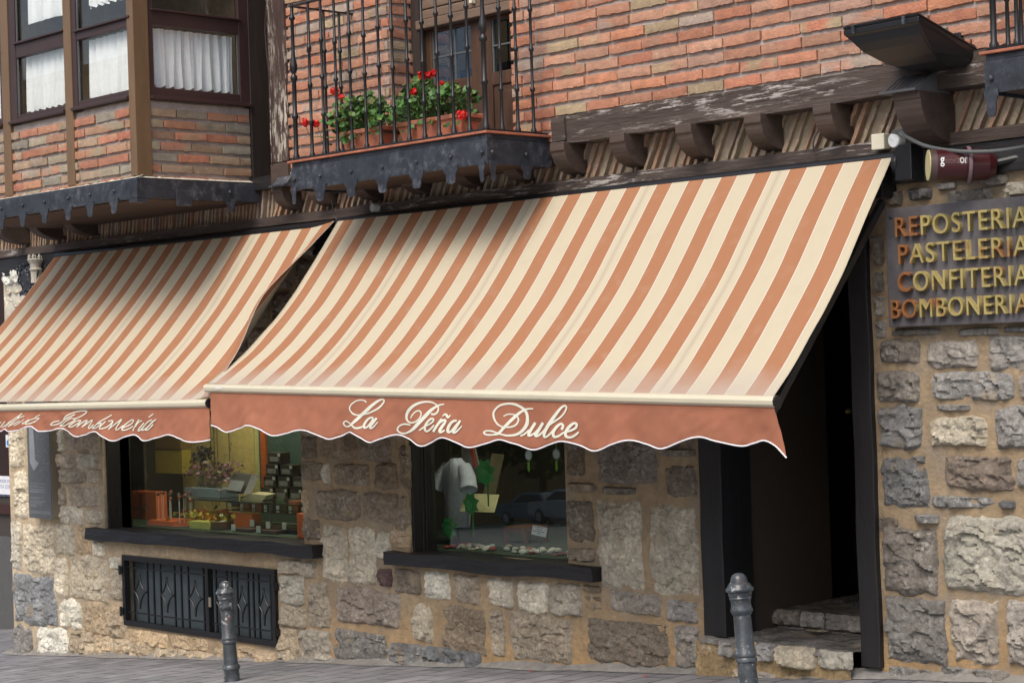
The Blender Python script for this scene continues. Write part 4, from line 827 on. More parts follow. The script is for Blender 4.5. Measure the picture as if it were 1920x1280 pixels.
# --- script lettering
def lettering(name, parent, scale, off, strokes, wd=None, yoff=.0032, wmul=1.0):
    mb = MB(); k = 0
    for s_ in strokes:
        pts = [(p[0], p[1], (p[2] if len(p) > 2 else wd)) for p in s_]
        c = crom(pts, 7); n = len(c); vs = []
        for i, (x_, y_, w_) in enumerate(c):
            a, b_ = c[max(i-1, 0)], c[min(i+1, n-1)]; dx, dy = b_[0]-a[0], b_[1]-a[1]; l = math.hypot(dx, dy) or 1; nx, ny = -dy/l, dx/l
            w_ *= wmul*.93
            for sg in (-1, 1):
                px, py = off[0]+(x_+sg*nx*w_/2)/scale, off[1]+(y_+sg*ny*w_/2)/scale; q = P(px, py, VY); zf, pt_ = VAL[parent.name]; zt_ = zf(q.x); vv = max(0, min(1, (zt_-q.z)/(zt_-interp(pt_, q.x)))); q.y = VY-vdisp(q.x, vv)-yoff-k*5e-6; vs.append(q)
            k += 1
        mb.add(vs, [(2*i, 2*i+1, 2*i+3, 2*i+2) for i in range(n-1)])
    return mb.build(name, M_LETTER, parent)
La = [[(925,225,40),(870,175,42),(750,155,42),(600,190,42),(470,290,42),(420,400,42),(450,500,42),(540,575,46),(660,605,46),(800,590,46),(960,555,44),(1120,490,50),(1290,390,60),(1400,280,55),(1455,190,45),(1430,140,45),(1350,145,60),(1230,210,85),(1050,350,100),(900,490,105),(750,620,105),(600,770,95),(500,860,80),(420,920,60),(310,955,50),(220,930,50),(185,860,50),(230,800,50),(310,790,50),(400,840,50),(500,920,60),(600,990,60),(700,990,60),(800,950,50)],
      [(1140,690,50),(1060,680,60),(950,740,75),(850,870,80),(840,960,70),(890,985,60),(970,930,60),(1060,820,50),(1140,700,50)],[(1240,690,70),(1130,820,90),(1040,930,85),(1030,990,70),(1080,995,55),(1160,940,45),(1270,810,30)]]
Pe = [[(450,560,30),(500,470,34),(580,400,34),(660,380,34),(715,430,34),(700,530,34),(620,620,36),(510,665,40),(400,650,48),(335,570,60),(345,460,70),(420,350,75),(540,250,70),(680,190,60),(820,165,45),(960,175,40),(1070,230,36),(1130,300,40),(1130,390,45),(1060,460,50),(960,455,40)],
      [(1275,225,32),(1180,235,40),(1060,290,60),(950,370,80),(840,490,90),(700,640,95),(560,780,90),(430,870,60),(300,920,45),(180,920,40),(105,860,38),(130,770,38),(230,710,38),(340,705,38),(455,725,34)],
      [(670,855,34),(800,760,40),(930,700,40),(1020,640,45),(1040,580,45),(980,570,50),(890,640,60),(820,750,65),(810,840,60),(860,870,50),(950,820,45),(1050,720,40)],
      [(1240,570,60),(1150,700,75),(1020,885,70)],[(1080,790,35),(1200,660,50),(1300,600,60),(1330,640,65),(1270,740,75),(1210,850,75),(1240,890,60),(1320,840,40)],
      [(1250,515,20),(1300,465,45),(1340,470,55),(1370,520,60),(1400,530,50),(1440,475,20)],
      [(1600,610,50),(1500,640,65),(1410,760,75),(1390,870,65),(1440,885,55),(1530,800,50),(1620,680,45)],[(1680,610,60),(1590,760,70),(1520,880,65),(1560,900,50),(1650,820,40),(1725,740,28)]]
Du = [[(425,385,22),(500,350,24),(600,350,26),(670,390,28),(695,450,30),(660,530,32),(590,570,34),(500,580,32),(400,570,32),(310,510,34),(255,400,36),(260,300,34),(350,200,36),(480,160,40),(620,165,45),(740,220,50),(820,300,55),(850,400,60),(840,520,65),(770,630,60),(660,710,50),(530,730,38),(420,715,34),(330,690,34),(240,655,32),(150,645,32),(100,675,32),(150,715,34),(250,715,36),(340,690,50),(440,590,60),(560,470,62),(680,350,56),(790,275,45),(880,250,32),(965,250,26)],
      [(720,740,32),(800,700,36),(880,630,30)],[(990,500,50),(920,610,60),(870,710,55),(900,730,45),(980,680,35),(1060,590,35)],[(1130,500,55),(1050,620,60),(990,720,55),(1020,740,40),(1100,680,36),(1200,580,36)],
      [(1200,580,40),(1320,490,36),(1450,400,34),(1530,310,32),(1565,230,30),(1540,195,34),(1470,230,45),(1370,350,60),(1260,500,65),(1160,660,70),(1140,740,50),(1180,755,40),(1270,690,38),(1330,620,38)],
      [(1475,625,40),(1490,600,60),(1505,550,45),(1460,520,45),(1380,580,60),(1320,680,65),(1340,750,55),(1420,740,42),(1530,670,36)],
      [(1530,680,36),(1650,640,42),(1730,590,45),(1745,520,45),(1690,515,50),(1610,590,60),(1560,680,60),(1580,750,55),(1650,760,45),(1730,710,40),(1775,665,28)]]
lettering('lettering', A1, 16, (630, 740), La); lettering('lettering', A1, 12.8, (735, 740), Pe); lettering('lettering', A1, 9.6, (900, 740), Du)
Bo = [[(180,295),(110,310),(55,350),(90,362),(170,340),(300,260),(450,185)],[(255,265),(330,200),(450,150),(580,130),(640,145),(560,210),(430,265)],[(400,250),(440,270),(400,310),(320,350),(230,378),(190,370),(300,300),(400,240)],
      [(470,290),(400,340),(350,385),(400,390),(500,330),(540,288),(480,290)],[(545,285),(470,398)],[(480,385),(580,310),(640,290),(560,398)],[(570,385),(680,305),(735,285),(660,400),(700,410),(760,350)],
      [(1055,195),(900,290),(760,395),(745,415),(810,405),(885,360),(895,325),(840,345)],[(960,300),(890,390),(900,422),(980,395),(1060,320),(1070,288),(1000,300)],[(1085,300),(1010,438)],[(1030,412),(1150,320),(1210,272),(1130,420),(1160,435),(1240,370)],
      [(1240,405),(1350,350),(1400,292),(1360,280),(1270,350),(1230,430),(1290,440),(1380,380)],[(1490,270),(1400,400),(1380,458)],[(1420,390),(1490,310),(1535,292)],[(1565,325),(1475,450),(1510,445),(1550,400)],[(1650,235),(1725,180)],
      [(1700,275),(1620,320),(1530,430),(1560,440),(1650,370),(1720,290)],[(1765,265),(1660,360),(1590,440),(1640,430),(1715,350)]]
lettering('lettering', A2, 8.727, (90, 755), Bo, 19)
Co = [[(0,520),(130,380)],[(40,530),(290,370)],[(130,520),(370,320),(540,190),(500,230),(430,320)],[(230,510),(420,330),(610,245)],[(240,500),(500,360)],[(370,480),(540,380),(620,325)],[(580,450),(740,330)],[(580,420),(640,400)],
      [(960,300),(800,320),(660,430),(740,430),(880,370),(960,300)],[(880,378),(740,440)],[(850,275),(970,225)],[(-120,560),(-20,430),(30,400)],[(-200,560),(-90,440),(-60,470),(-120,570)],[(-420,600),(-330,480),(-280,470),(-330,600)]]
lettering('lettering', A2, 12.8, (0, 760), Co, 22)
# ------------------------------------------------------------------ signs
def textmesh(body, width, height, extr, bold=.0, bev=0):
    cu = bpy.data.curves.new('t', 'FONT'); cu.body = body; cu.size = 1; cu.extrude = extr; cu.offset = bold; cu.space_character = 1.14 if extr > .01 else 1; cu.bevel_depth = bev
    o = bpy.data.objects.new('t', cu); COL.objects.link(o); dg = bpy.context.evaluated_depsgraph_get(); me = bpy.data.meshes.new_from_object(o.evaluated_get(dg)); bpy.data.objects.remove(o)
    xs = [v.co.x for v in me.vertices]; ys = [v.co.y for v in me.vertices]; a, b_, c, d = min(xs), max(xs), min(ys), max(ys)
    for v in me.vertices: v.co.x = (v.co.x-a)/(b_-a)*width; v.co.y = (v.co.y-c)/(d-c)*height
    me.update(); return me
def place_text(name, body, p0, U, V, width, height, extr, m_, parent, bold=0, bev=0):
    me = textmesh(body, width, height, extr, bold, bev); U, V = Vector(U).normalized(), Vector(V).normalized(); N = U.cross(V); me.transform(Matrix((U, V, N)).transposed().to_4x4()); me.transform(Matrix.Translation(p0))
    me.materials.clear(); me.materials.append(m_)
    if m_ is M_GOLD:
        me.materials.append(M_COPPER); lim = p0.x+width*(.19 if body[0] in 'RB' else .11)
        for pl in me.polygons: pl.material_index = 1 if pl.center.x < lim else 0
    o = bpy.data.objects.new(name, me); COL.objects.link(o); o.parent = parent
    if parent and parent.parent is None: o.matrix_parent_inverse = parent.matrix_basis.inverted()
    return o
SG = thing('shop_sign', 'smoked metal plate with four rows of gold capitals on the stone wall', 'sign', (-5.5, -.06, 2.3))
sx0 = P(1664, 500, -.085).x; sz0, sz1 = 2.0, 2.66
q = MB(); q.box(sx0, -4.3, -.092, -.082, sz0, sz1); q.build('plate', M_SIGN, SG, bevel=.003)
for X in (sx0+.04, -4.4):
    for z in (sz0+.04, sz1-.05): q = MB(); q.lathe([(.009, 0), (.009, .006), (.005, .009)], (X, -.092, z), 10, (0, -1, 0)); q.lathe([(.012, 0), (.012, .08)], (X, -.081, z), 8, (0, 1, 0)); q.build('standoff_bolt', M_BLACK, SG)
for body, xl, yt, yb, xr in (('REPOSTERIA', 1681, 407, 444, 1930), ('PASTELERIA', 1687, 458, 495, 1932), ('CONFITERIA', 1686, 510, 547, 1932), ('BOMBONERIA', 1673, 562, 597, 1932)):
    a = P(xl, (yt+yb)/2, -.11).x; zt_, zb_ = P(xl+10, yt, -.11).z, P(xl+10, yb, -.11).z; b_ = P(xr, (yt+yb)/2, -.11).x
    place_text('lettering', body, Vector((a, -.104, zb_)), (1, 0, 0), (0, 0, 1), b_-a, zt_-zb_, .022, M_GOLD, SG, 0)
# info plaque
PQ = thing('information_plaque', 'grey metal information panel with a town map and text by the corner', 'plaque', (-15.6, -.05, .9))
pq0, pq1 = P(53, 900, -.10).x, P(95, 900, -.10).x; pz0, pz1 = P(70, 971, -.1).z, 2.0
q = MB(); q.box(pq0, pq1, -.10, -.094, pz0, pz1); q.build('panel', M_PLAQUE, PQ)
q = MB(); q.box(pq0+.002, pq1+.003, -.0935, -.0, pz0, pz1); q.build('casing', M_PLAQS, PQ, bevel=.003)
q = MB(); r = random.Random(4); PQP = lambda x_, y_: Vector((P(x_, y_, -.1012).x, -.1012, P(x_, y_, -.1012).z))
q.add([PQP(54, 800), PQP(62, 800), PQP(66, 862), PQP(73, 868), PQP(63, 882), PQP(56, 866)], [(5, 4, 3, 2, 1, 0)]); q.build('map_shape', M_PLAQP, PQ)
q = MB()
for i in range(60):
    x_, y_ = r.uniform(66, 88), r.uniform(802, 885); a = PQP(x_, y_); a.y = -.1013; l = r.uniform(.01, .04); q.add([a, a+Vector((l, 0, .004)), a+Vector((l, 0, .007)), a+Vector((0, 0, .003))], [(0, 1, 2, 3)])
for y_, n_ in ((906, 1), (910, 2), (916, 4), (921, 1), (932, 2), (938, 3), (945, 3), (957, 3)):
    for k in range(n_):
        a = PQP(56, y_+k*2.0); a.y = -.1014; l = r.uniform(.12, .30) if y_ < 955 else .36; q.add([a, a+Vector((l, 0, 0)), a+Vector((l, 0, .0035)), a+Vector((0, 0, .0035))], [(0, 1, 2, 3)])
q.build('plaque_text', M_PLAQP, PQ)
# drum sign
dv = Vector((-.553, .833, 0)); ax = Vector((-.74, -.70, .03)).normalized()
c0 = P(1741, 310, -.30)
DS = thing('drum_sign', 'maroon drum sign', 'sign', c0)
DS['label'] = 'maroon cylindrical sign with cream end face beside the awning corner'
R_ = .083; L2 = .25
q = MB(); q.lathe([(R_, 0), (R_, -L2+.06), (R_+.012, -L2+.058), (R_+.014, -L2+.03), (R_+.004, -L2+.028), (R_*.98, -L2-.06), (R_*.7, -L2-.1)], c0, 36, ax); q.build('drum', M_MAROON, DS, smooth=False)
q = MB(); q.lathe([(R_*.985, .0), (R_*.985, .004)], c0, 36, ax); q.build('end_face', M_CREAMF, DS)
q = MB(); q.lathe([(R_+.0145, -L2+.052), (R_+.017, -L2+.05), (R_+.017, -L2+.036), (R_+.0145, -L2+.034)], c0, 36, ax); q.build('rim', mat('mauve_rim', (.20, .14, .17), .4, bump=0), DS)
q = MB(); q.lathe([(R_+.001, -.002), (R_+.001, -.035)], c0, 36, ax); q.build('collar', mat('brown_collar', (.09, .06, .055), .4, bump=0), DS)
side = ax.cross(Vector((0, 0, 1))).normalized()
if side.dot(-dv) < 0: side = -side
def curvetext(body, s0, width, height, voff, m_, bold=0):
    me = textmesh(body, width, height, .0005, bold); upv = side.cross(-ax) if True else 0; upv = (-ax).cross(side)*-1
    if upv.z < 0: upv = -upv
    for v in me.vertices:
        a = (v.co.y+voff)/R_; nrm = side*math.cos(a)+upv*math.sin(a); v.co = c0-ax*(s0+v.co.x)+nrm*(R_+.0022+v.co.z)
    me.materials.clear(); me.materials.append(m_); o = bpy.data.objects.new('lettering', me); COL.objects.link(o); o.parent = DS; o.matrix_parent_inverse = DS.matrix_basis.inverted()
curvetext('g', .048, .022, .050, -.016, M_WHITE, .02); curvetext('astei', .071, .062, .030, .002, mat('dim_print', (.14, .07, .07), .5, bump=0)); curvetext('z', .136, .014, .026, .002, mat('dim_print2', (.16, .10, .10), .5, bump=0)); curvetext('on', .150, .046, .034, .0, mat('grey_print', (.50, .48, .48), .5, bump=0), .02)
q = MB(); q.tube([c0-ax*(L2+.06), Vector((c0.x+.4, -.02, c0.z+.02))], .02, 8); q.build('bracket', M_BLACK, DS)
# junction box, round box, cable, floodlight
jb = P(1634, 266, -.12)
q = MB(); q.box(jb.x, P(1658, 262, -.12).x, -.125, -.06, P(1645, 281, -.12).z, P(1645, 251, -.12).z); tagit(q.build('junction_box', M_CREAMP, bevel=.006), 'small cream square junction box at the top corner of the right awning', 'junction box')
rc = P(1676, 263, -.16)
q = MB(); q.lathe([(.040, -.05), (.042, .0), (.038, .006), (.0, .0065)], rc, 24, (-.2, -1, 0)); q.obox(rc+Vector((0, -.0075, 0)), (.026, 0, -.018), (0, .002, 0), (.0015, 0, .002)); tagit(q.build('round_box', M_WHITE, smooth=False), 'white round cap beside the cream junction box', 'electrical box')
q = MB(); q.lathe([(.030, -.05), (.032, .0), (.028, .005)], P(698, 389, -.16), 20, (-.2, -1, 0)); tagit(q.build('round_box', mat('grey_plastic', (.42, .46, .48), .4, bump=0)), 'small pale grey round cap under the balcony above the right awning', 'electrical box')
def cab(pts, r_, label, name='cable', m_=M_CABLE):
    q = MB(); q.tube(crom([tuple(P(*p)) for p in pts], 8), r_, 8); return tagit(q.build(name, m_, smooth=True), label, 'cable')
cab([(1675, 248, -.16), (1690, 246, -.2), (1703, 258, -.22), (1740, 275, -.25), (1800, 284, -.25), (1870, 283, -.22), (1940, 272, -.2)], .011, 'thick grey cable sagging to the right above the maroon sign')
cab([(1608, 305, -.08), (1603, 300, -.10), (1525, 285, -.10), (1526, 262, -.09), (1535, 244, -.06)][2:], .005, 'thin black cable looping over the fascia beam above the awning', m_=M_BLACK)
cab([(500, 0, -.19), (497, 60, -.19), (505, 150, -.19), (509, 200, -.18), (510, 310, -.18)], .004, 'thin brown cable running down the peeling timber post', m_=M_FRAME)
cab([(10, 497, -.03), (40, 500, -.05), (66, 488, -.05), (95, 492, -.04)], .004, 'thin cable sagging across the pale pillar above the iron crest', m_=M_BLACK)
cab([(622, 375, -.12), (626, 400, -.12), (632, 413, -.12)], .006, 'short dark cable dropping to the gap between the two awnings', m_=M_BLACK)
# floodlight
FL = thing('floodlight', 'black floodlight housing jutting from the brick wall above the corbel', 'floodlight', (-5.9, -.4, 3.5))
fy = -.55
f1, f2 = P(1581, 57, fy-.1), P(1722, 30, fy-.1); b2_ = P(1832, 95, -.14)
u_ = (f2-f1); dp = Vector((b2_.x-f2.x, -.14-f2.y, b2_.z-f2.z)); dn = Vector((0, .0, -1))
q = MB(); 
sec = [(0, 0, 0), (0, 0, -.03), (.09, .03, -.036), (.13, .07, -.075), (.20, .14, -.105), (.36, .30, -.135), (.52, .42, -.15), (.60, .55, -.15), (.60, .9, -.10), (.0, 1, -.04), (0, 1, 0)]
vs = []
for e, base in ((0, f1), (1, f2)):
    for (ins, t, dz) in sec: vs.append(base+u_*(ins*.75 if e == 0 else -ins*.15)+dp*t+Vector((0, 0, dz)))
n = len(sec); q.add(vs, [tuple(range(n)), tuple(range(2*n-1, n-1, -1))]+[(i, n+i, n+(i+1) % n, (i+1) % n) for i in range(n)])
q.build('housing', M_BLACK, FL, bevel=.004)
q = MB(); q.add([f1+Vector((0, 0, .002)), f2+Vector((0, 0, .002)), f2+dp+Vector((0, 0, .002)), f1+dp+Vector((0, 0, .002)), f1+Vector((0, -.006, .016)), f2+Vector((.004, -.006, .016)), f2+dp+Vector((0, 0, .016)), f1+dp+Vector((0, 0, .016))], [(3, 2, 1, 0), (4, 5, 6, 7), (0, 1, 5, 4), (1, 2, 6, 5), (2, 3, 7, 6), (3, 0, 4, 7)]); q.build('lid', M_BLACK, FL, bevel=.003)
for t in (.15, .82): q = MB(); a = f1+u_*t; q.box(a.x-.008, a.x+.008, a.y-.014, a.y, a.z-.03, a.z+.012); q.build('clip', M_IRON, FL)
q = MB(); a = P(1800, 82, -.2); q.lathe([(.03, -.05), (.03, .02), (.02, .03)], a, 14, (.6, -1, 0)); q.tube([a, a+Vector((.05, .08, -.03))], .02, 8); q.build('swivel', M_BLACK, FL)
q = MB(); a = P(1830, 120, -.13); q.box(-5.72, -5.60, -.15, -.09, 3.43, 3.56); q.build('wall_bracket', M_BLACK, FL, bevel=.004)
# ribbed corbel caps
def ribcap(px0, px1, yb, yt, d0, label, m_):
    a, b_ = P(px0, yb, d0), P(px1, yb, d0); zt_ = P(px1, yt, d0+.1).z; x0, x1 = a.x, b_.x; z0 = a.z; q = MB()
    n = 22; prof = [(d0, z0), (d0-.0, z0+.012), (d0+.03, z0+.02), (lerp(d0, 0, .35), lerp(z0, zt_, .62)), (lerp(d0, 0, .55), lerp(z0, zt_, .88)), (lerp(d0, 0, .75), zt_), (-.05, zt_), (-.05, z0)]
    vs = []; k = len(prof)
    for i in range(n+1):
        X = x0+(x1-x0)*i/n; o_ = .006 if (i % 3 == 0 and 0 < i < n) else 0
        for j, (y_, z_) in enumerate(prof): vs.append((X, y_+(o_ if 2 <= j <= 4 else 0), z_-(o_ if 2 <= j <= 5 else 0)))
    q.add(vs, [(i*k+j, i*k+(j+1) % k, (i+1)*k+(j+1) % k, (i+1)*k+j) for i in range(n) for j in range(k)]+[tuple(range(k))[::-1], tuple(n*k+j for j in range(k))])
    return tagit(q.build('ribbed_lamp_cover', m_), label, 'lamp cover', 'ribbed metal covers over corbel ends')
ribcap(1648, 1716, 178, 128, -.38, 'large ribbed grey metal cover over the corbel under the floodlight', mat('ribbed_metal', (.13, .13, .135), .35, var=.2, bump=0))
ribcap(503, 531, 352, 318, -.26, 'small ribbed blue grey metal cover between bay window and balcony', M_IRON)
# iron crest on the pale pillar
q = MB(); x0, x1 = P(14, 520).x, P(100, 520).x
q.grid(lambda u, v: (lerp(x0, x1, u), -.03+.012*fbm(u*6, v*8, 0, 4), lerp(1.9, 2.93, v)), 60, 60); tagit(q.build('pale_pillar', M_PLASTER, B, smooth=True))
CR = MB(); r = random.Random(2)
for i in range(34):
    a = P(r.uniform(36, 70), r.uniform(500, 552), -.09); s_ = r.uniform(.025, .05); ph = r.uniform(0, 6)
    CR.tube([a+Vector((s_*(1-t/9*.7)*math.cos(ph+t*.7), -.01*math.sin(t), s_*(1-t/9*.7)*math.sin(ph+t*.7))) for t in range(9)], .008, 6)
a = P(52, 525, -.07); CR.lathe([(.12, 0), (.12, .01), (.08, .025)], a, 16, (0, -1, 0)); tagit(CR.build('iron_crest', M_IRON), 'ornate dark iron crest on the pale pillar left of the left awning', 'crest')
CR = MB(); a = P(72, 520, -.06); CR.lathe([(.05, 0), (.05, .10), (.065, .12), (.05, .14), (.055, .17), (.08, .21), (.07, .22)], (a.x, -.08, a.z-.05), 14)
for i in range(7): CR.lathe([(.012, .2), (.015, .24), (.004, .26)], (a.x+.06*math.cos(i*.9), -.08+.06*math.sin(i*.9), a.z-.05), 6)
tagit(CR.build('stone_crown', M_PLASTER), 'small carved stone crown column beside the iron crest', 'ornament')
# ------------------------------------------------------------------ bollards
def bollard(px, py, d, label, h=1.02):
    top = P(px, py, d); lean = Vector((-.0765, 0, 1)).normalized()
    prof = [(.0, 0), (.020, -.003), (.034, -.013), (.042, -.030), (.044, -.048), (.050, -.052), (.060, -.062), (.062, -.070), (.071, -.078), (.073, -.086), (.070, -.093), (.062, -.097), (.061, -.110), (.056, -.122), (.059, -.128), (.054, -.134), (.051, -.150), (.052, -.170), (.058, -.186), (.058, -.192), (.053, -.200), (.050, -.208), (.0445, -.212), (.049, -.40), (.055, -.408), (.055, -.420), (.050, -.426), (.055, -.434), (.055, -.446), (.047, -.452), (.052, -.60), (.064, -.61), (.066, -.63), (.056, -.64), (.060, -.74), (.075, -.76), (.075, -.80)]
    base = top-lean*.80
    T = thing('bollard', label, 'bollard', base, 'bollards along the pavement')
    q = MB(); q.lathe(prof[:11][::-1], top, 28, lean); q.build('finial', M_GREYI, T, smooth=True)
    q = MB(); q.lathe(prof[10:][::-1], top, 28, lean); q.build('shaft', M_GREYI, T, smooth=True)
bollard(421, 1088, -.95, 'dark grey iron bollard in front of the basement grille')
bollard(1384, 1073, -1.45, 'scuffed grey iron bollard with paint chips in front of the shop doorway')
for px, py, lab in ((995, 1259, 'single red petal fallen on the pavement left of the doorway'), (1208, 1268, 'single red petal fallen on the pavement nearest the doorway')):
    v_ = ray(px, py); t_ = (gz(0)-CAM.z)/(v_.z-.0765*v_.x); c = CAM+v_*t_; q = MB(); q.add([c+Vector((.018*math.cos(a), .014*math.sin(a), .008+.004*math.sin(a*2)+.0014*math.cos(a))) for a in [k*math.pi/4 for k in range(8)]], [tuple(range(8))])
    tagit(q.build('fallen_petal', M_PETAL), lab, 'petal', 'petals fallen on the pavement')
# ------------------------------------------------------------------ display goods
def good(name, label, cat, group='confectionery in the left shop window'): return thing(name, label, cat, (0, 0, 0), group)
def one(mb, name, label, cat, group=None, m_=M_COLOR, **k): return tagit(mb.build(name, m_, **k), label, cat, group)
def carton(px0, py0, px1, py1, d, dep, col, name, label, cat='box', top=None, group=None, **k):
    a, b_ = P(px0, py1, d), P(px1, py0, d); q = MB(); q.box(a.x, b_.x, d, d+dep, a.z, b_.z, col); return one(q, name, label, cat, group, bevel=.004, **k)
OR = (.75, .16, .04); SHELF = W1[2]+.018
G1 = 'sweets on show in the left shop window'
def onshelf(px0, px1, pyt, d, dep, col, name, label, cat='box', group=G1, base=SHELF):
    x0, x1 = P(px0, pyt, d).x, P(px1, pyt, d).x; zt_ = P((px0+px1)/2, pyt, d).z; q = MB(); q.box(x0, x1, d, d+dep, base+.001, max(zt_, base+.02), col); return one(q, name, label, cat, group, bevel=.004)
onshelf(247, 292, 921, .70, .12, OR, 'orange_carton', 'tall orange carton at the left of the left shop window')
q = MB(); x0, x1 = P(277, 975, .36).x, P(325, 975, .36).x; q.prism([(x0, .36, SHELF+.001), (x1, .36, SHELF+.001), (x1, .36, SHELF+.045), (x0, .36, SHELF+.045)], (0, .25, 0), OR); q.prism([(x1+.002, .36, SHELF+.001), (x1+.25, .75, SHELF+.001), (x1+.25, .75, SHELF+.14), (x1+.002, .36, SHELF+.045)], (-.0, .02, 0), OR); one(q, 'lollipop_tray', 'orange stepped tray of lollipops', 'tray', G1)
lp = good('lollipop_cluster', 'dark lollipops on thin sticks standing in the orange tray', 'lollipops', G1)
r = random.Random(9); heads = MB(); sticks = MB()
for i in range(16):
    X = lerp(x0+.02, x1+.10, r.random()); Y = r.uniform(.38, .55); z = P(315, 928, .5).z+r.uniform(-.03, .03)
    heads.lathe([(.002, -.018), (.014, -.01), (.018, 0), (.012, .012), (.002, .016)], (X, Y, z), 8, (r.gauss(0, .2), r.gauss(0, .2), 1), r.choice([(.05, .04, .05), (.03, .05, .05), (.10, .05, .06), (.3, .08, .03)])); sticks.tube([(X, Y, SHELF+.03), (X, Y, z)], .0025, 5, (.6, .6, .6))
heads.build('lollipop', M_COLOR, lp, smooth=True); sticks.build('stick', M_COLOR, lp)
q = MB(); a, b_ = P(343, 900, 1.25), P(478, 900, 1.25); q.box(a.x, b_.x, 1.25, 1.28, SHELF, 2.15, (.52, .42, .17)); q.prism([(b_.x, 1.26, SHELF), (b_.x+.12, 1.26, SHELF), (b_.x, 1.26, 2.15)], (0, .02, 0), (.45, .44, .20)); one(q, 'yellow_backdrop', 'pale yellow backdrop panel behind the flowers', 'panel', G1)
q = MB()
for px in (395, 402, 408, 430, 520): X = P(px, 850, 1.2).x; q.tube([(X, 1.2, SHELF+.1), (X, 1.2, 2.2)], .004, 5, (.05, .07, .04)); 
r = random.Random(21)
for i in range(90): X = P(r.choice((395, 402, 430, 520)), 850, 1.19).x+r.gauss(0, .02); z = r.uniform(.9, 1.6); s_ = .02; q.add([(X, 1.19, z), (X+s_, 1.185, z+.01), (X+s_*.4, 1.18, z+.03)], [(0, 1, 2)], (.06, .09, .05))
one(q, 'hanging_vines', 'thin dark garlands hanging against the yellow backdrop', 'garland', G1)
q = MB(); a, b_ = P(346, 914, .62), P(412, 914, .62); zt_ = P(380, 915, .62).z; zb_ = P(380, 932, .62).z; q.box(a.x, b_.x, .62, .82, zb_, zt_, (.28, .36, .42)); one(q, 'blue_flower_box', 'blue grey box holding dried flowers', 'box', G1, bevel=.004)
sh_ = MB(); sa_, sb_2 = P(350, 935, .5).x, W1[1]-.02; sh_.box(sa_, sb_2, .5, .95, zb_-.014, zb_-.002, (.3, .42, .36)); one(sh_, 'glass_shelf', 'upper glass shelf carrying the blue flower box', 'shelf', 'glass shelves in the left shop window', glassmat('shelf_glass', (.55, .72, .62), 0, 2))
sh_ = MB(); sh_.box(P(430, 960, .5).x, sb_2, .45, .85, SHELF+.16, SHELF+.168); one(sh_, 'glass_shelf', 'lower glass shelf above the brown trays', 'shelf', 'glass shelves in the left shop window', glassmat('shelf_glass2', (.55, .72, .62), 0, 2))
q = MB(); legs = MB()
for X in (sa_+.03, (sa_+sb_2)/2, sb_2-.03): legs.tube([(X, .55, SHELF), (X, .55, zb_-.014)], .006, 6, (.1, .1, .1)); legs.tube([(X, .9, SHELF), (X, .9, zb_-.014)], .006, 6, (.1, .1, .1))
one(legs, 'shelf_supports', 'thin dark iron supports of the glass shelves', 'stand', G1)
fb = good('dried_flower_bunch', 'bunch of dusky purple dried flowers above the blue box', 'flowers', G1); r = random.Random(12); fl_ = MB(); ss = MB()
for i in range(150):
    X = lerp(a.x-.0, b_.x+.16, r.random()); Y = r.uniform(.60, .82); z = P(390, 883, .7).z+r.gauss(0, .05); s_ = r.uniform(.012, .024); d = Vector((r.gauss(0, 1), r.gauss(0, 1), r.gauss(0, 1))).normalized(); e = d.orthogonal().normalized(); f_ = d.cross(e)
    col = r.choice([(.16, .05, .09), (.22, .09, .13), (.12, .05, .08), (.10, .08, .09)])
    fl_.add([Vector((X, Y, z))+e*s_*math.cos(t)+f_*s_*math.sin(t)*(.8) for t in [k*1.05 for k in range(6)]], [(0, 1, 2, 3, 4, 5)], col)
    if i % 3 == 0: ss.tube([(lerp(a.x, b_.x, .1+.8*r.random()), .7, zt_), (X, Y, z)], .0025, 4, (.12, .12, .09))
fl_.build('blossom', M_COLOR, fb); ss.build('stalks', M_COLOR, fb)
db = MB(); r = random.Random(14); cB = P(379, 850, .78)
for i in range(90):
    p = cB+Vector((r.gauss(0, .055), r.gauss(0, .04), r.gauss(0, .035))); s_ = .02; d = Vector((r.gauss(0, 1), r.gauss(0, 1), r.gauss(0, 1))).normalized(); e = d.orthogonal().normalized(); f_ = d.cross(e); db.add([p+e*s_, p+f_*s_, p-e*s_, p-f_*s_], [(0, 1, 2, 3)], (.03, .03, .035))
for i in range(12): db.tube([(cB.x+r.gauss(0, .02), .76, zt_-.0), cB+Vector((r.gauss(0, .03), 0, -.02))], .003, 4, (.05, .05, .04))
one(db, 'dark_flower_bunch', 'dark dried bouquet rising above the purple flowers', 'flowers', G1)
q = MB(); a = P(423, 922, .55); b_ = P(455, 922, .55); q.prism([P(422, 922, .58), P(457, 926, .56), P(472, 890, .70), P(438, 886, .72)], (0.03, .06, 0), (.05, .05, .055)); q.prism([P(426, 918, .575)+Vector((0, -.006, 0)), P(452, 921, .555)+Vector((0, -.006, 0)), P(460, 902, .62)+Vector((0, -.006, 0)), P(433, 899, .635)+Vector((0, -.006, 0))], (0, .003, 0), (.22, .24, .26)); one(q, 'chocolate_book_box', 'dark tilted presentation box with grey picture on the upper shelf', 'box', G1)
r = random.Random(31); k = 0
desc = ['lowest left', 'lowest right', 'second row left', 'second row right', 'third row left', 'third row right', 'top']
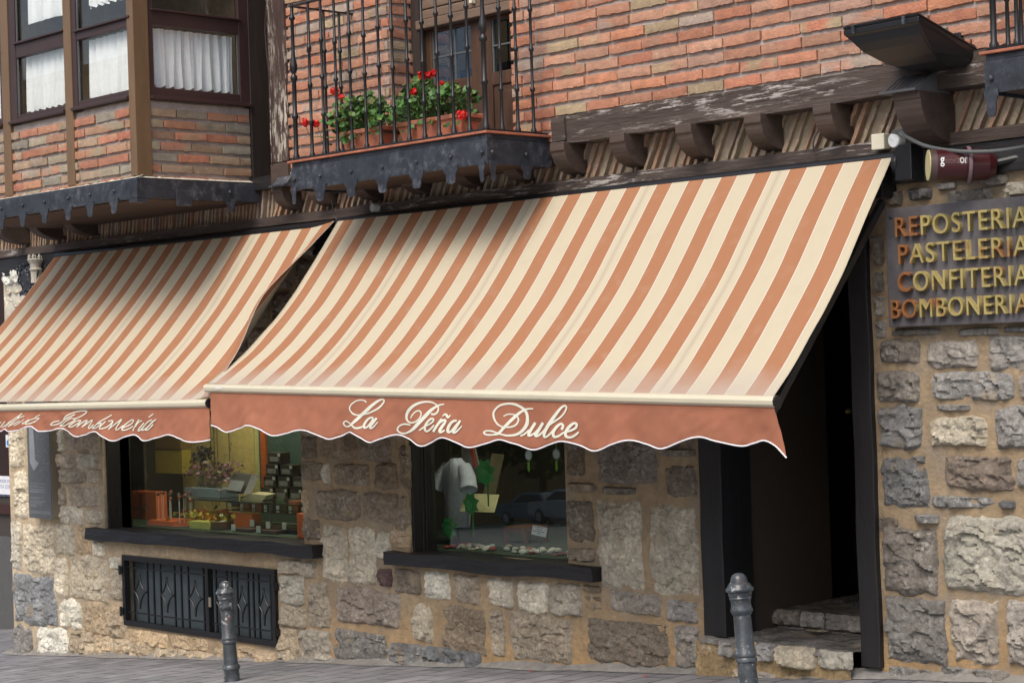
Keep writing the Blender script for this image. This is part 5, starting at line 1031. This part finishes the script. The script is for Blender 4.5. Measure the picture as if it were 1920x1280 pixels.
for row, (n_, z_) in enumerate(((3, 0), (3, .10), (2, .20), (1, .30))):
    for i in range(n_):
        X = P(490, 930, .75).x+i*.20+row*.04+.0; q = MB(); q.box(X, X+.17, .75, .85, zb_+.001+z_, zb_+.095+z_, (.045, .035, .03)); q.box(X+.02, X+.14, .747, .7495, zb_+.02+z_, zb_+.06+z_, (.20, .20, .19)); q.box(X+.13, X+.165, .746, .7485, zb_+.065+z_, zb_+.09+z_, (.45, .47, .42))
        one(q, 'chocolate_box', ['bottom', 'second', 'third', 'top'][row]+' row dark chocolate box, '+['leftmost', 'middle', 'rightmost'][i]+' of its row, on the upper glass shelf', 'box', 'stacked dark chocolate boxes', bevel=.003)
onshelf(355, 391, 977, .34, .10, (.62, .60, .16), 'yellow_box', 'small yellow box at the front of the left shop window'); onshelf(392, 411, 978, .36, .12, (.12, .07, .04), 'brown_box', 'small brown box beside the yellow box')
onshelf(437, 472, 962, .50, .10, OR, 'orange_box', 'orange box in the middle of the left shop window'); onshelf(556, 572, 962, .28, .08, OR, 'orange_bag', 'orange bag by the right edge of the left shop window', 'bag')
onshelf(412, 416, 976, .40, .03, (.7, .7, .7), 'white_candle', 'small white stick between brown and orange boxes', 'stick')
onshelf(340, 430, 958, .95, .10, (.25, .05, .03), 'red_carton', 'dark red carton behind the yellow tissue flowers')
for i, (px, py) in enumerate(((435, 990), (482, 994), (500, 982), (530, 978), (470, 974))):
    d_ = .36+.08*(i > 1)+.06*(i == 4); a = P(px, py, d_); q = MB(); q.box(a.x, a.x+.26, d_, d_+.14, SHELF+.001+.03*(i > 1), SHELF+.029+.03*(i > 1), (.075, .04, .022)); q.box(a.x-.002, a.x+.055, d_-.008, d_-.004, SHELF+.005+.03*(i > 1), SHELF+.06+.03*(i > 1), (.62, .66, .60))
    one(q, 'chocolate_tray', ['brown tray with white price tag nearest the window, left one', 'brown tray with white price tag nearest the window, right one', 'brown tray behind the front trays, middle one', 'rightmost brown tray near the orange bag', 'back brown tray beside the orange box'][i], 'tray', 'brown chocolate trays', bevel=.003)
q = MB(); r = random.Random(17)
for i in range(160):
    p = Vector((P(390, 960, .5).x+r.gauss(0, .16), .48+r.gauss(0, .05), SHELF+.09+r.gauss(0, .035))); s_ = r.uniform(.015, .03); d = Vector((r.gauss(0, 1), r.gauss(0, 1), r.gauss(0, 1))).normalized(); e = d.orthogonal().normalized(); f_ = d.cross(e); q.add([p+e*s_, p+f_*s_, p-e*s_, p-f_*s_], [(0, 1, 2, 3)], r.choice([(.55, .38, .05), (.62, .45, .08), (.5, .2, .03), (.2, .25, .05)]))
one(q, 'tissue_flowers', 'yellow tissue flowers between the yellow box and orange box', 'flowers', G1)
q = MB(); a = P(292, 886, 1.0); q.box(a.x, P(342, 886, 1).x, 1.0, 1.1, a.z, a.z+.22, (.34, .27, .05)); q.box(a.x+.02, P(342, 886, 1).x, .99, 1.12, a.z+.23, a.z+.34, (.16, .10, .03)); one(q, 'yellow_parcel', 'dull yellow wrapped parcel on the back wall of the left window', 'parcel', G1)
q = MB(); a = P(492, 880, 1.15); q.box(a.x, a.x+.9, 1.12, 1.16, SHELF, 2.2, (.05, .08, .07)); q.box(a.x+.05, a.x+.12, 1.10, 1.12, SHELF+.3, 2.2, (.35, .09, .03)); one(q, 'dark_green_drape', 'dark green drape with an orange strip behind the stacked chocolate boxes', 'drape', G1)
r = random.Random(55)
for i in range(7):
    X = P(425, 955, .6).x+i*.17; q = MB(); c_ = r.choice([(.09, .05, .03), (.30, .08, .03), (.05, .05, .05), (.16, .12, .06)]); q.box(X, X+.13, .62, .74, SHELF+.169, SHELF+.21+.02*(i % 3), c_); q.box(X+.01, X+.05, .612, .616, SHELF+.172, SHELF+.205, (.6, .62, .55)); q.box(X+.135, X+.15, .65, .72, SHELF+.169, SHELF+.26, (.12, .2, .12))
    one(q, 'sweet_packet', ['first', 'second', 'third', 'fourth', 'fifth', 'sixth', 'seventh'][i]+' small packet from the left on the lower glass shelf of the left window', 'packet', 'packets on the lower glass shelf', bevel=.003)
q = MB(); c_ = P(262, 950, .69)
for i in range(120): p = Vector((c_.x+r.gauss(0, .06), .685+r.gauss(0, .006), c_.z+r.gauss(-.01, .07))); q.add([p, p+Vector((.03, 0, .01)), p+Vector((.01, -.01, .03))], [(0, 1, 2)], r.choice([(.5, .12, .16), (.45, .2, .1), (.2, .25, .06), (.6, .2, .2)]))
one(q, 'pink_tissue_bow', 'pink and green tissue decoration on the tall orange carton', 'decoration', G1)
q = MB(); q.prism([P(445, 940, .62), P(470, 925, .62), P(500, 928, .62), P(492, 938, .62)], (0, .1, .01), (.6, .55, .35)); q.prism([P(432, 944, .6), P(500, 944, .6), P(498, 941, .6), P(434, 941, .6)], (0, .14, 0), (.06, .10, .25)); one(q, 'folded_napkins', 'pale folded napkins with a blue edge on the upper glass shelf', 'napkins', G1)
# right window: shirt, cards, ribbon, pebbles
def shirt():  # solid garment added in place of a person's reflection in the glass
    T = thing('reflection_shirt', 'headless white short sleeved shirt on an added stand, in place of a reflection in the right shop window', 'shirt', (P(850, 950, .6).x, .6, SHELF))
    c = P(853, 905, .6); q = MB(); W_ = .19
    rings = [(-.47, .155, .10), (-.3, .165, .105), (-.12, .175, .11), (.05, .19, .115), (.15, .185, .105), (.20, .15, .09), (.235, .08, .07), (.265, .055, .055)]
    sc = .70; n = 40; vs = []
    for (h, a_, b_) in rings:
        for j in range(n):
            t = 2*math.pi*j/n; f_ = 1+.05*math.sin(t*5+h*9)+.03*math.sin(t*9+h*22); vs.append((c.x+a_*math.cos(t)*f_*sc, .62+b_*math.sin(t)*f_*sc, c.z+h*sc))
    q.add(vs, [(i*n+j, i*n+(j+1) % n, (i+1)*n+(j+1) % n, (i+1)*n+j) for i in range(len(rings)-1) for j in range(n)])
    q.build('torso', mat('shirt_cotton', (.50, .56, .70), .9, bump=.5, bscale=12, bdist=.01), T, smooth=True)
    for sgn in (-1, 1):
        q = MB(); p0 = Vector((c.x+sgn*.12*sc, .62, c.z+.17*sc)); p1 = Vector((c.x+sgn*.21*sc, .60, c.z+.05*sc)); p2 = Vector((c.x+sgn*.26*sc, .57, c.z-.06*sc)); q.tube([p0, p1, p2], [.055, .062, .068], 18, caps=False); q.build('sleeve', bpy.data.materials['shirt_cotton'], T, smooth=True)
    q = MB(); q.tube([(c.x, .62, SHELF), (c.x, .62, c.z-.2)], .012, 8); q.lathe([(.1, 0), (.1, .01)], (c.x, .62, SHELF), 16); q.build('stand', M_BLACK, T)
shirt()
G2 = 'items in the right shop window'
SH2 = W2[2]+.018
q = MB(); q.prism([P(862, 958, .5), P(925, 960, .46), P(934, 927, .6), P(870, 924, .62)], (0, .012, 0), (.52, .50, .30)); one(q, 'cream_board', 'pale cream board tilted behind the green ribbon', 'board', G2)
q = MB(); q.prism([P(906, 925, .66), P(928, 925, .66), P(944, 852, .66), P(922, 850, .66)], (0, .01, 0), (.26, .22, .13)); one(q, 'tall_card', 'tall narrow cream card leaning above the tilted board', 'card', G2)
def bow(px, py, s_, lab):
    q = MB(); c = P(px, py, .40); r = random.Random(int(px))
    for i in range(7):
        a = i*2*math.pi/7+.3; e = Vector((math.cos(a), -.3, math.sin(a))); f_ = Vector((-math.sin(a), 0, math.cos(a)))
        q.grid(lambda u, v: c+e*s_*u+f_*s_*.35*(v-.5)*math.sin(math.pi*min(1, u*1.05))*2+Vector((0, -.02*math.sin(math.pi*u), 0)), 6, 3, (.01, .22, .05))
    q.tube([c, c+Vector((-.04, .02, -.12)), c+Vector((-.05, .03, -.25))], .006, 6, (.02, .2, .04)); one(q, 'green_bow', lab, 'bow', 'green ribbon bows in the right shop window')
bow(917, 885, .11, 'large green ribbon bow against the tall card, uppermost'); bow(889, 943, .09, 'green ribbon bow on the tilted cream board'); bow(848, 988, .09, 'lowest green ribbon bow at the left of the right window')
q = MB(); r = random.Random(77)
pebs = []
for i in range(70):
    X = lerp(P(850, 1020, .4).x, W2[1]-.05, r.random()); Y = r.uniform(.30, .55); s_ = r.uniform(.018, .032)
    col = r.choice([(.55, .55, .5), (.4, .42, .40), (.6, .6, .55), (.25, .05, .04), (.3, .28, .2)]); q.lathe([(s_*.3, -.4*s_), (s_, -.1*s_), (s_*.9, .3*s_), (s_*.4, .55*s_)], (X, Y, SH2+s_*.4), 8, (r.gauss(0, .2), r.gauss(0, .2), 1), col)
one(q, 'wrapped_sweets', 'scattered pale wrapped sweets along the bottom of the right window', 'sweets', None, smooth=True)['kind'] = 'stuff'
PC = thing('price_card', 'small white price card on a stick in the right window', 'card', P(1010, 1000, .32)); q = MB(); c = [P(996, 1001, .32), P(1023, 1007, .32), P(1026, 989, .32), P(999, 984, .32)]; q.prism(c, (0, .004, 0)); q.build('card', M_PAPER, PC)
q = MB(); q.tube([P(1010, 1003, .325), (P(1010, 1003, .325).x, .33, SH2)], .002, 5); q.build('stick', M_CABLE, PC)
q = MB()
for i, (t, a, b_) in enumerate(((.14, .12, .75), (.38, .3, .7), (.6, .1, .9), (.8, .4, .62))):
    L0 = c[3].lerp(c[0], t); R0 = c[2].lerp(c[1], t); p, p2 = L0.lerp(R0, a), L0.lerp(R0, b_); o_ = Vector((0, -.0008, 0)); dz = Vector((0, 0, .006)); m_ = 7
    for k in range(m_): u0, u1 = k/m_, (k+.7)/m_; q.add([p.lerp(p2, u0)+o_, p.lerp(p2, u1)+o_, p.lerp(p2, u1)+o_+dz, p.lerp(p2, u0)+o_+dz], [(0, 1, 2, 3)])
q.build('handwriting', M_INK, PC)
WS = thing('wooden_stool', 'small wooden stool frame inside the right window', 'stool', (P(964, 1000, .9).x, .9, SH2)); xa, xb = P(944, 990, .8).x, P(984, 992, .8).x; zt_ = P(964, 988, .8).z; WM = mat('stool_wood', (.16, .075, .04), .6, bump=0)
q = MB(); q.box(xa, xb, .8, 1.05, zt_-.03, zt_); q.build('seat', WM, WS)
for X in (xa, xb-.03):
    for Y in (.8, 1.02): q = MB(); q.box(X, X+.03, Y, Y+.03, SH2, zt_-.031); q.build('leg', WM, WS)
q = MB(); q.box(xa+.031, xb-.031, .805, .825, SH2+.08, SH2+.10); q.build('rung', WM, WS)
for px, py, lab in ((991, 853, 'left white paper daisy hanging in the right window'), (1043, 851, 'right white paper daisy hanging in the right window')):
    q = MB(); c = P(px, py, .24)
    for i in range(14): a = i*2*math.pi/14; e = Vector((math.cos(a), 0, math.sin(a))); f_ = Vector((-math.sin(a), 0, math.cos(a))); q.add([c, c+e*.025+f_*.006, c+e*.042, c+e*.025-f_*.006], [(0, 1, 2, 3)], (.5, .55, .6))
    q.tube([c+Vector((0, .004, .3)), c+Vector((0, .004, -.09))], .003, 5, (.15, .4, .05))
    for s_ in (-.05, -.07, -.09): q.add([c+Vector((-.015, -.002, s_)), c+Vector((.015, -.002, s_)), c+Vector((0, -.002, s_-.03))], [(0, 1, 2)], (.25, .5, .05))
    one(q, 'paper_daisy', lab, 'decoration', 'paper daisies in the right window')
q = MB(); q.prism([P(862, 800, .7), P(880, 800, .7), P(905, 900, .7), P(868, 900, .7)], (0, .01, 0), (.20, .20, .19)); q.prism([P(872, 800, .69), P(880, 800, .69), P(893, 875, .69), P(887, 875, .69)], (0, .006, 0), (.35, .04, .02)); one(q, 'dotted_banner', 'grey banner with a red band hanging beside the white shirt', 'banner', G2)
# ------------------------------------------------------------------ neighbour building across the alley
NB = thing('neighbour_building', 'dark timber fronted building beyond the alley at the left edge', 'building', (-20, 2.0, -1))
YN = 1.75
q = MB(); q.box(-26, -17.6, YN, YN+.3, -1.8, P(5, 1005, YN).z, (.10, .10, .10)); q.build('stone_base', M_COLOR, NB)
q = MB(); q.box(-26, -17.6, YN+.02, YN+.3, P(5, 1005, YN).z, P(5, 930, YN).z, (.06, .05, .045)); q.box(-26, -17.6, YN-.03, YN+.3, P(5, 962, YN).z, P(5, 945, YN).z, (.05, .02, .018)); q.build('ledge', M_COLOR, NB)
q = MB(); q.box(-26, -17.6, YN, YN+.3, P(5, 930, YN).z, 7, (.028, .013, .012)); q.build('timber_front', M_COLOR, NB)
PN = thing('paper_notice', 'white paper notice reading se vende piso on the dark timber front', 'notice', P(15, 910, YN-.01))
a, b_ = P(-14, 925, YN-.012), P(28, 893, YN-.012); q = MB(); q.box(a.x, b_.x, YN-.014, YN-.006, a.z, b_.z); q.build('paper', M_PAPER, PN)
for i, tx in enumerate(('SE VENDE PISO', 'EN ESTA ZONA', 'TELEFONO 945 00')): place_text('notice_text', tx, Vector((a.x+.03, YN-.0155, b_.z-.075-.062*i-(.03 if i == 2 else 0))), (1, 0, 0), (0, 0, 1), (b_.x-a.x)*(.88), .038 if i < 2 else .022, .0002, mat('blue_ink%d' % i, (.22, .27, .42), .7, bump=0), PN)
q = MB(); a, b_ = P(11.5, 838, YN-.012), P(20, 815, YN-.012); q.box(a.x, b_.x, YN-.014, YN-.006, a.z, b_.z); ST = one(q, 'sticker', 'small white sticker with a blue round badge', 'sticker', None, M_PAPER)
q = MB(); q.lathe([(.035, 0), (.035, .002)], ((a.x+b_.x)/2, YN-.0145, (a.z+b_.z)/2-.02), 16, (0, -1, 0)); o = q.build('badge', M_BLUEP); o.parent = ST
# ------------------------------------------------------------------ street opposite (seen only in reflections)
OB = thing('opposite_building', 'ochre plastered building across the street', 'building', (-60, -70, -6))
q = MB(); q.box(-170, -5, -71, -70, -12, 24); q.build('front_wall', M_OCHRE, OB)
q = MB(); q.box(-170, -5, -71.2, -69.2, 24, 24.6); [q.box(-170, -5, -69.99, -69.7, z, z+.4) for z in (4, 9, 14, 19)]; q.build('cornice', M_SOFFIT, OB)
wm = MB()
for i in range(40):
    for z in (0.5, 5.3, 10.3, 15.3): wm.box(-168+i*4, -166.4+i*4, -69.98, -69.85, z, z+2.8, (.06, .06, .07))
wm.build('shuttered_windows', M_COLOR, OB)
def tree(X, Y, h, seed, lab):
    G0 = gzy(X, Y); T = thing('street_tree', lab, 'tree', (X, Y, G0), 'street trees opposite'); r = random.Random(seed); q = MB(); q.tube([(X, Y, G0-.1), (X+.1, Y, G0+h*.3), (X, Y, G0+h*.6)], [.2, .15, .08], 8); q.build('trunk', M_BARK, T); q = MB()
    for i in range(2600):
        d = Vector((r.gauss(0, 1), r.gauss(0, 1), r.gauss(0, 1))); d = d.normalized()*r.random()**.4; p = Vector((X, Y, G0+h*.62))+Vector((d.x*h*.42, d.y*h*.42, d.z*h*.38)); s_ = r.uniform(.15, .32); e = Vector((r.gauss(0, 1), r.gauss(0, 1), r.gauss(0, 1))).normalized(); f_ = e.orthogonal().normalized(); k = r.uniform(.6, 1.3); q.add([p+e*s_, p+f_*s_, p-e*s_, p-f_*s_], [(0, 1, 2, 3)], (.045*k, .08*k, .03*k))
    q.build('crown', M_LEAF, T)
for k, (X, Y, h) in enumerate(((-62, -52, 9), (-50, -50, 8), (-75, -55, 9), (-40, -47, 7), (-88, -58, 9))):
    tree(X, Y, h, k+1, ['nearest to the silver car', 'between the silver and dark car', 'behind the dark car', 'at the near end of the row', 'at the far end of the row'][k].join(('leafy street tree across the street, ', '')))
def car(X, Y, ang, colr, lab):
    G0 = gzy(X, Y); T = thing('parked_car', lab, 'car', (X, Y, G0), 'cars parked across the street'); ca_, sa_2 = math.cos(ang), math.sin(ang)
    def W(l, w_, z): return (X+l*ca_-w_*sa_2, Y+l*sa_2+w_*ca_, G0+z)
    prof = [(-2.1, .35), (-2.15, .62), (-2.0, .85), (-1.1, .95), (-.45, 1.40), (.75, 1.45), (1.55, 1.0), (2.05, .92), (2.15, .6), (2.1, .35)]
    cm_ = mat('car_paint', colr, .25, metal=.4, bump=0, var=.02)
    q = MB(); n = len(prof); vs = []
    for w_, ins in ((-.86, 0), (-.84, 1), (.84, 1), (.86, 0)):
        for l, z in prof: k = .16 if z > 1.1 else 0; vs.append(W(l*(1-.02*ins), (w_-math.copysign(k, w_)), z))
    q.add(vs, [(i+j*n, i+1+j*n, i+1+(j+1)*n, i+(j+1)*n) for j in range(3) for i in range(n-1)]+[tuple(range(n)), tuple(range(4*n-1, 3*n-1, -1))]); q.build('body', cm_, T, bevel=.03)
    for sg in (-1, 1):
        q = MB(); q.prism([W(-.95, sg*.83, .98), W(-.42, sg*.715, 1.34), (W(.68, sg*.715, 1.38)), W(1.35, sg*.83, 1.0)], Vector(W(0, sg*.02, 0))-Vector(W(0, 0, 0)), (.02, .02, .025)); q.build('side_window', M_COLOR, T)
        for l in (-1.35, 1.3):
            q = MB(); q.lathe([(.20, 0), (.31, .02), (.31, .2)], W(l, sg*.88, .31), 18, (sa_2*sg, -ca_*sg, 0), (.02, .02, .02)); q.lathe([(.19, -.012), (.17, -.02)], W(l, sg*.88, .31), 14, (sa_2*sg, -ca_*sg, 0), (.4, .4, .42)); q.build('wheel', M_COLOR, T)
car(-51.5, -43.5, .15, (.42, .45, .48), 'silver car parked across the street mirrored in the right shop window'); car(-57, -47, .1, (.20, .24, .28), 'dark blue grey car parked behind the silver car across the street')
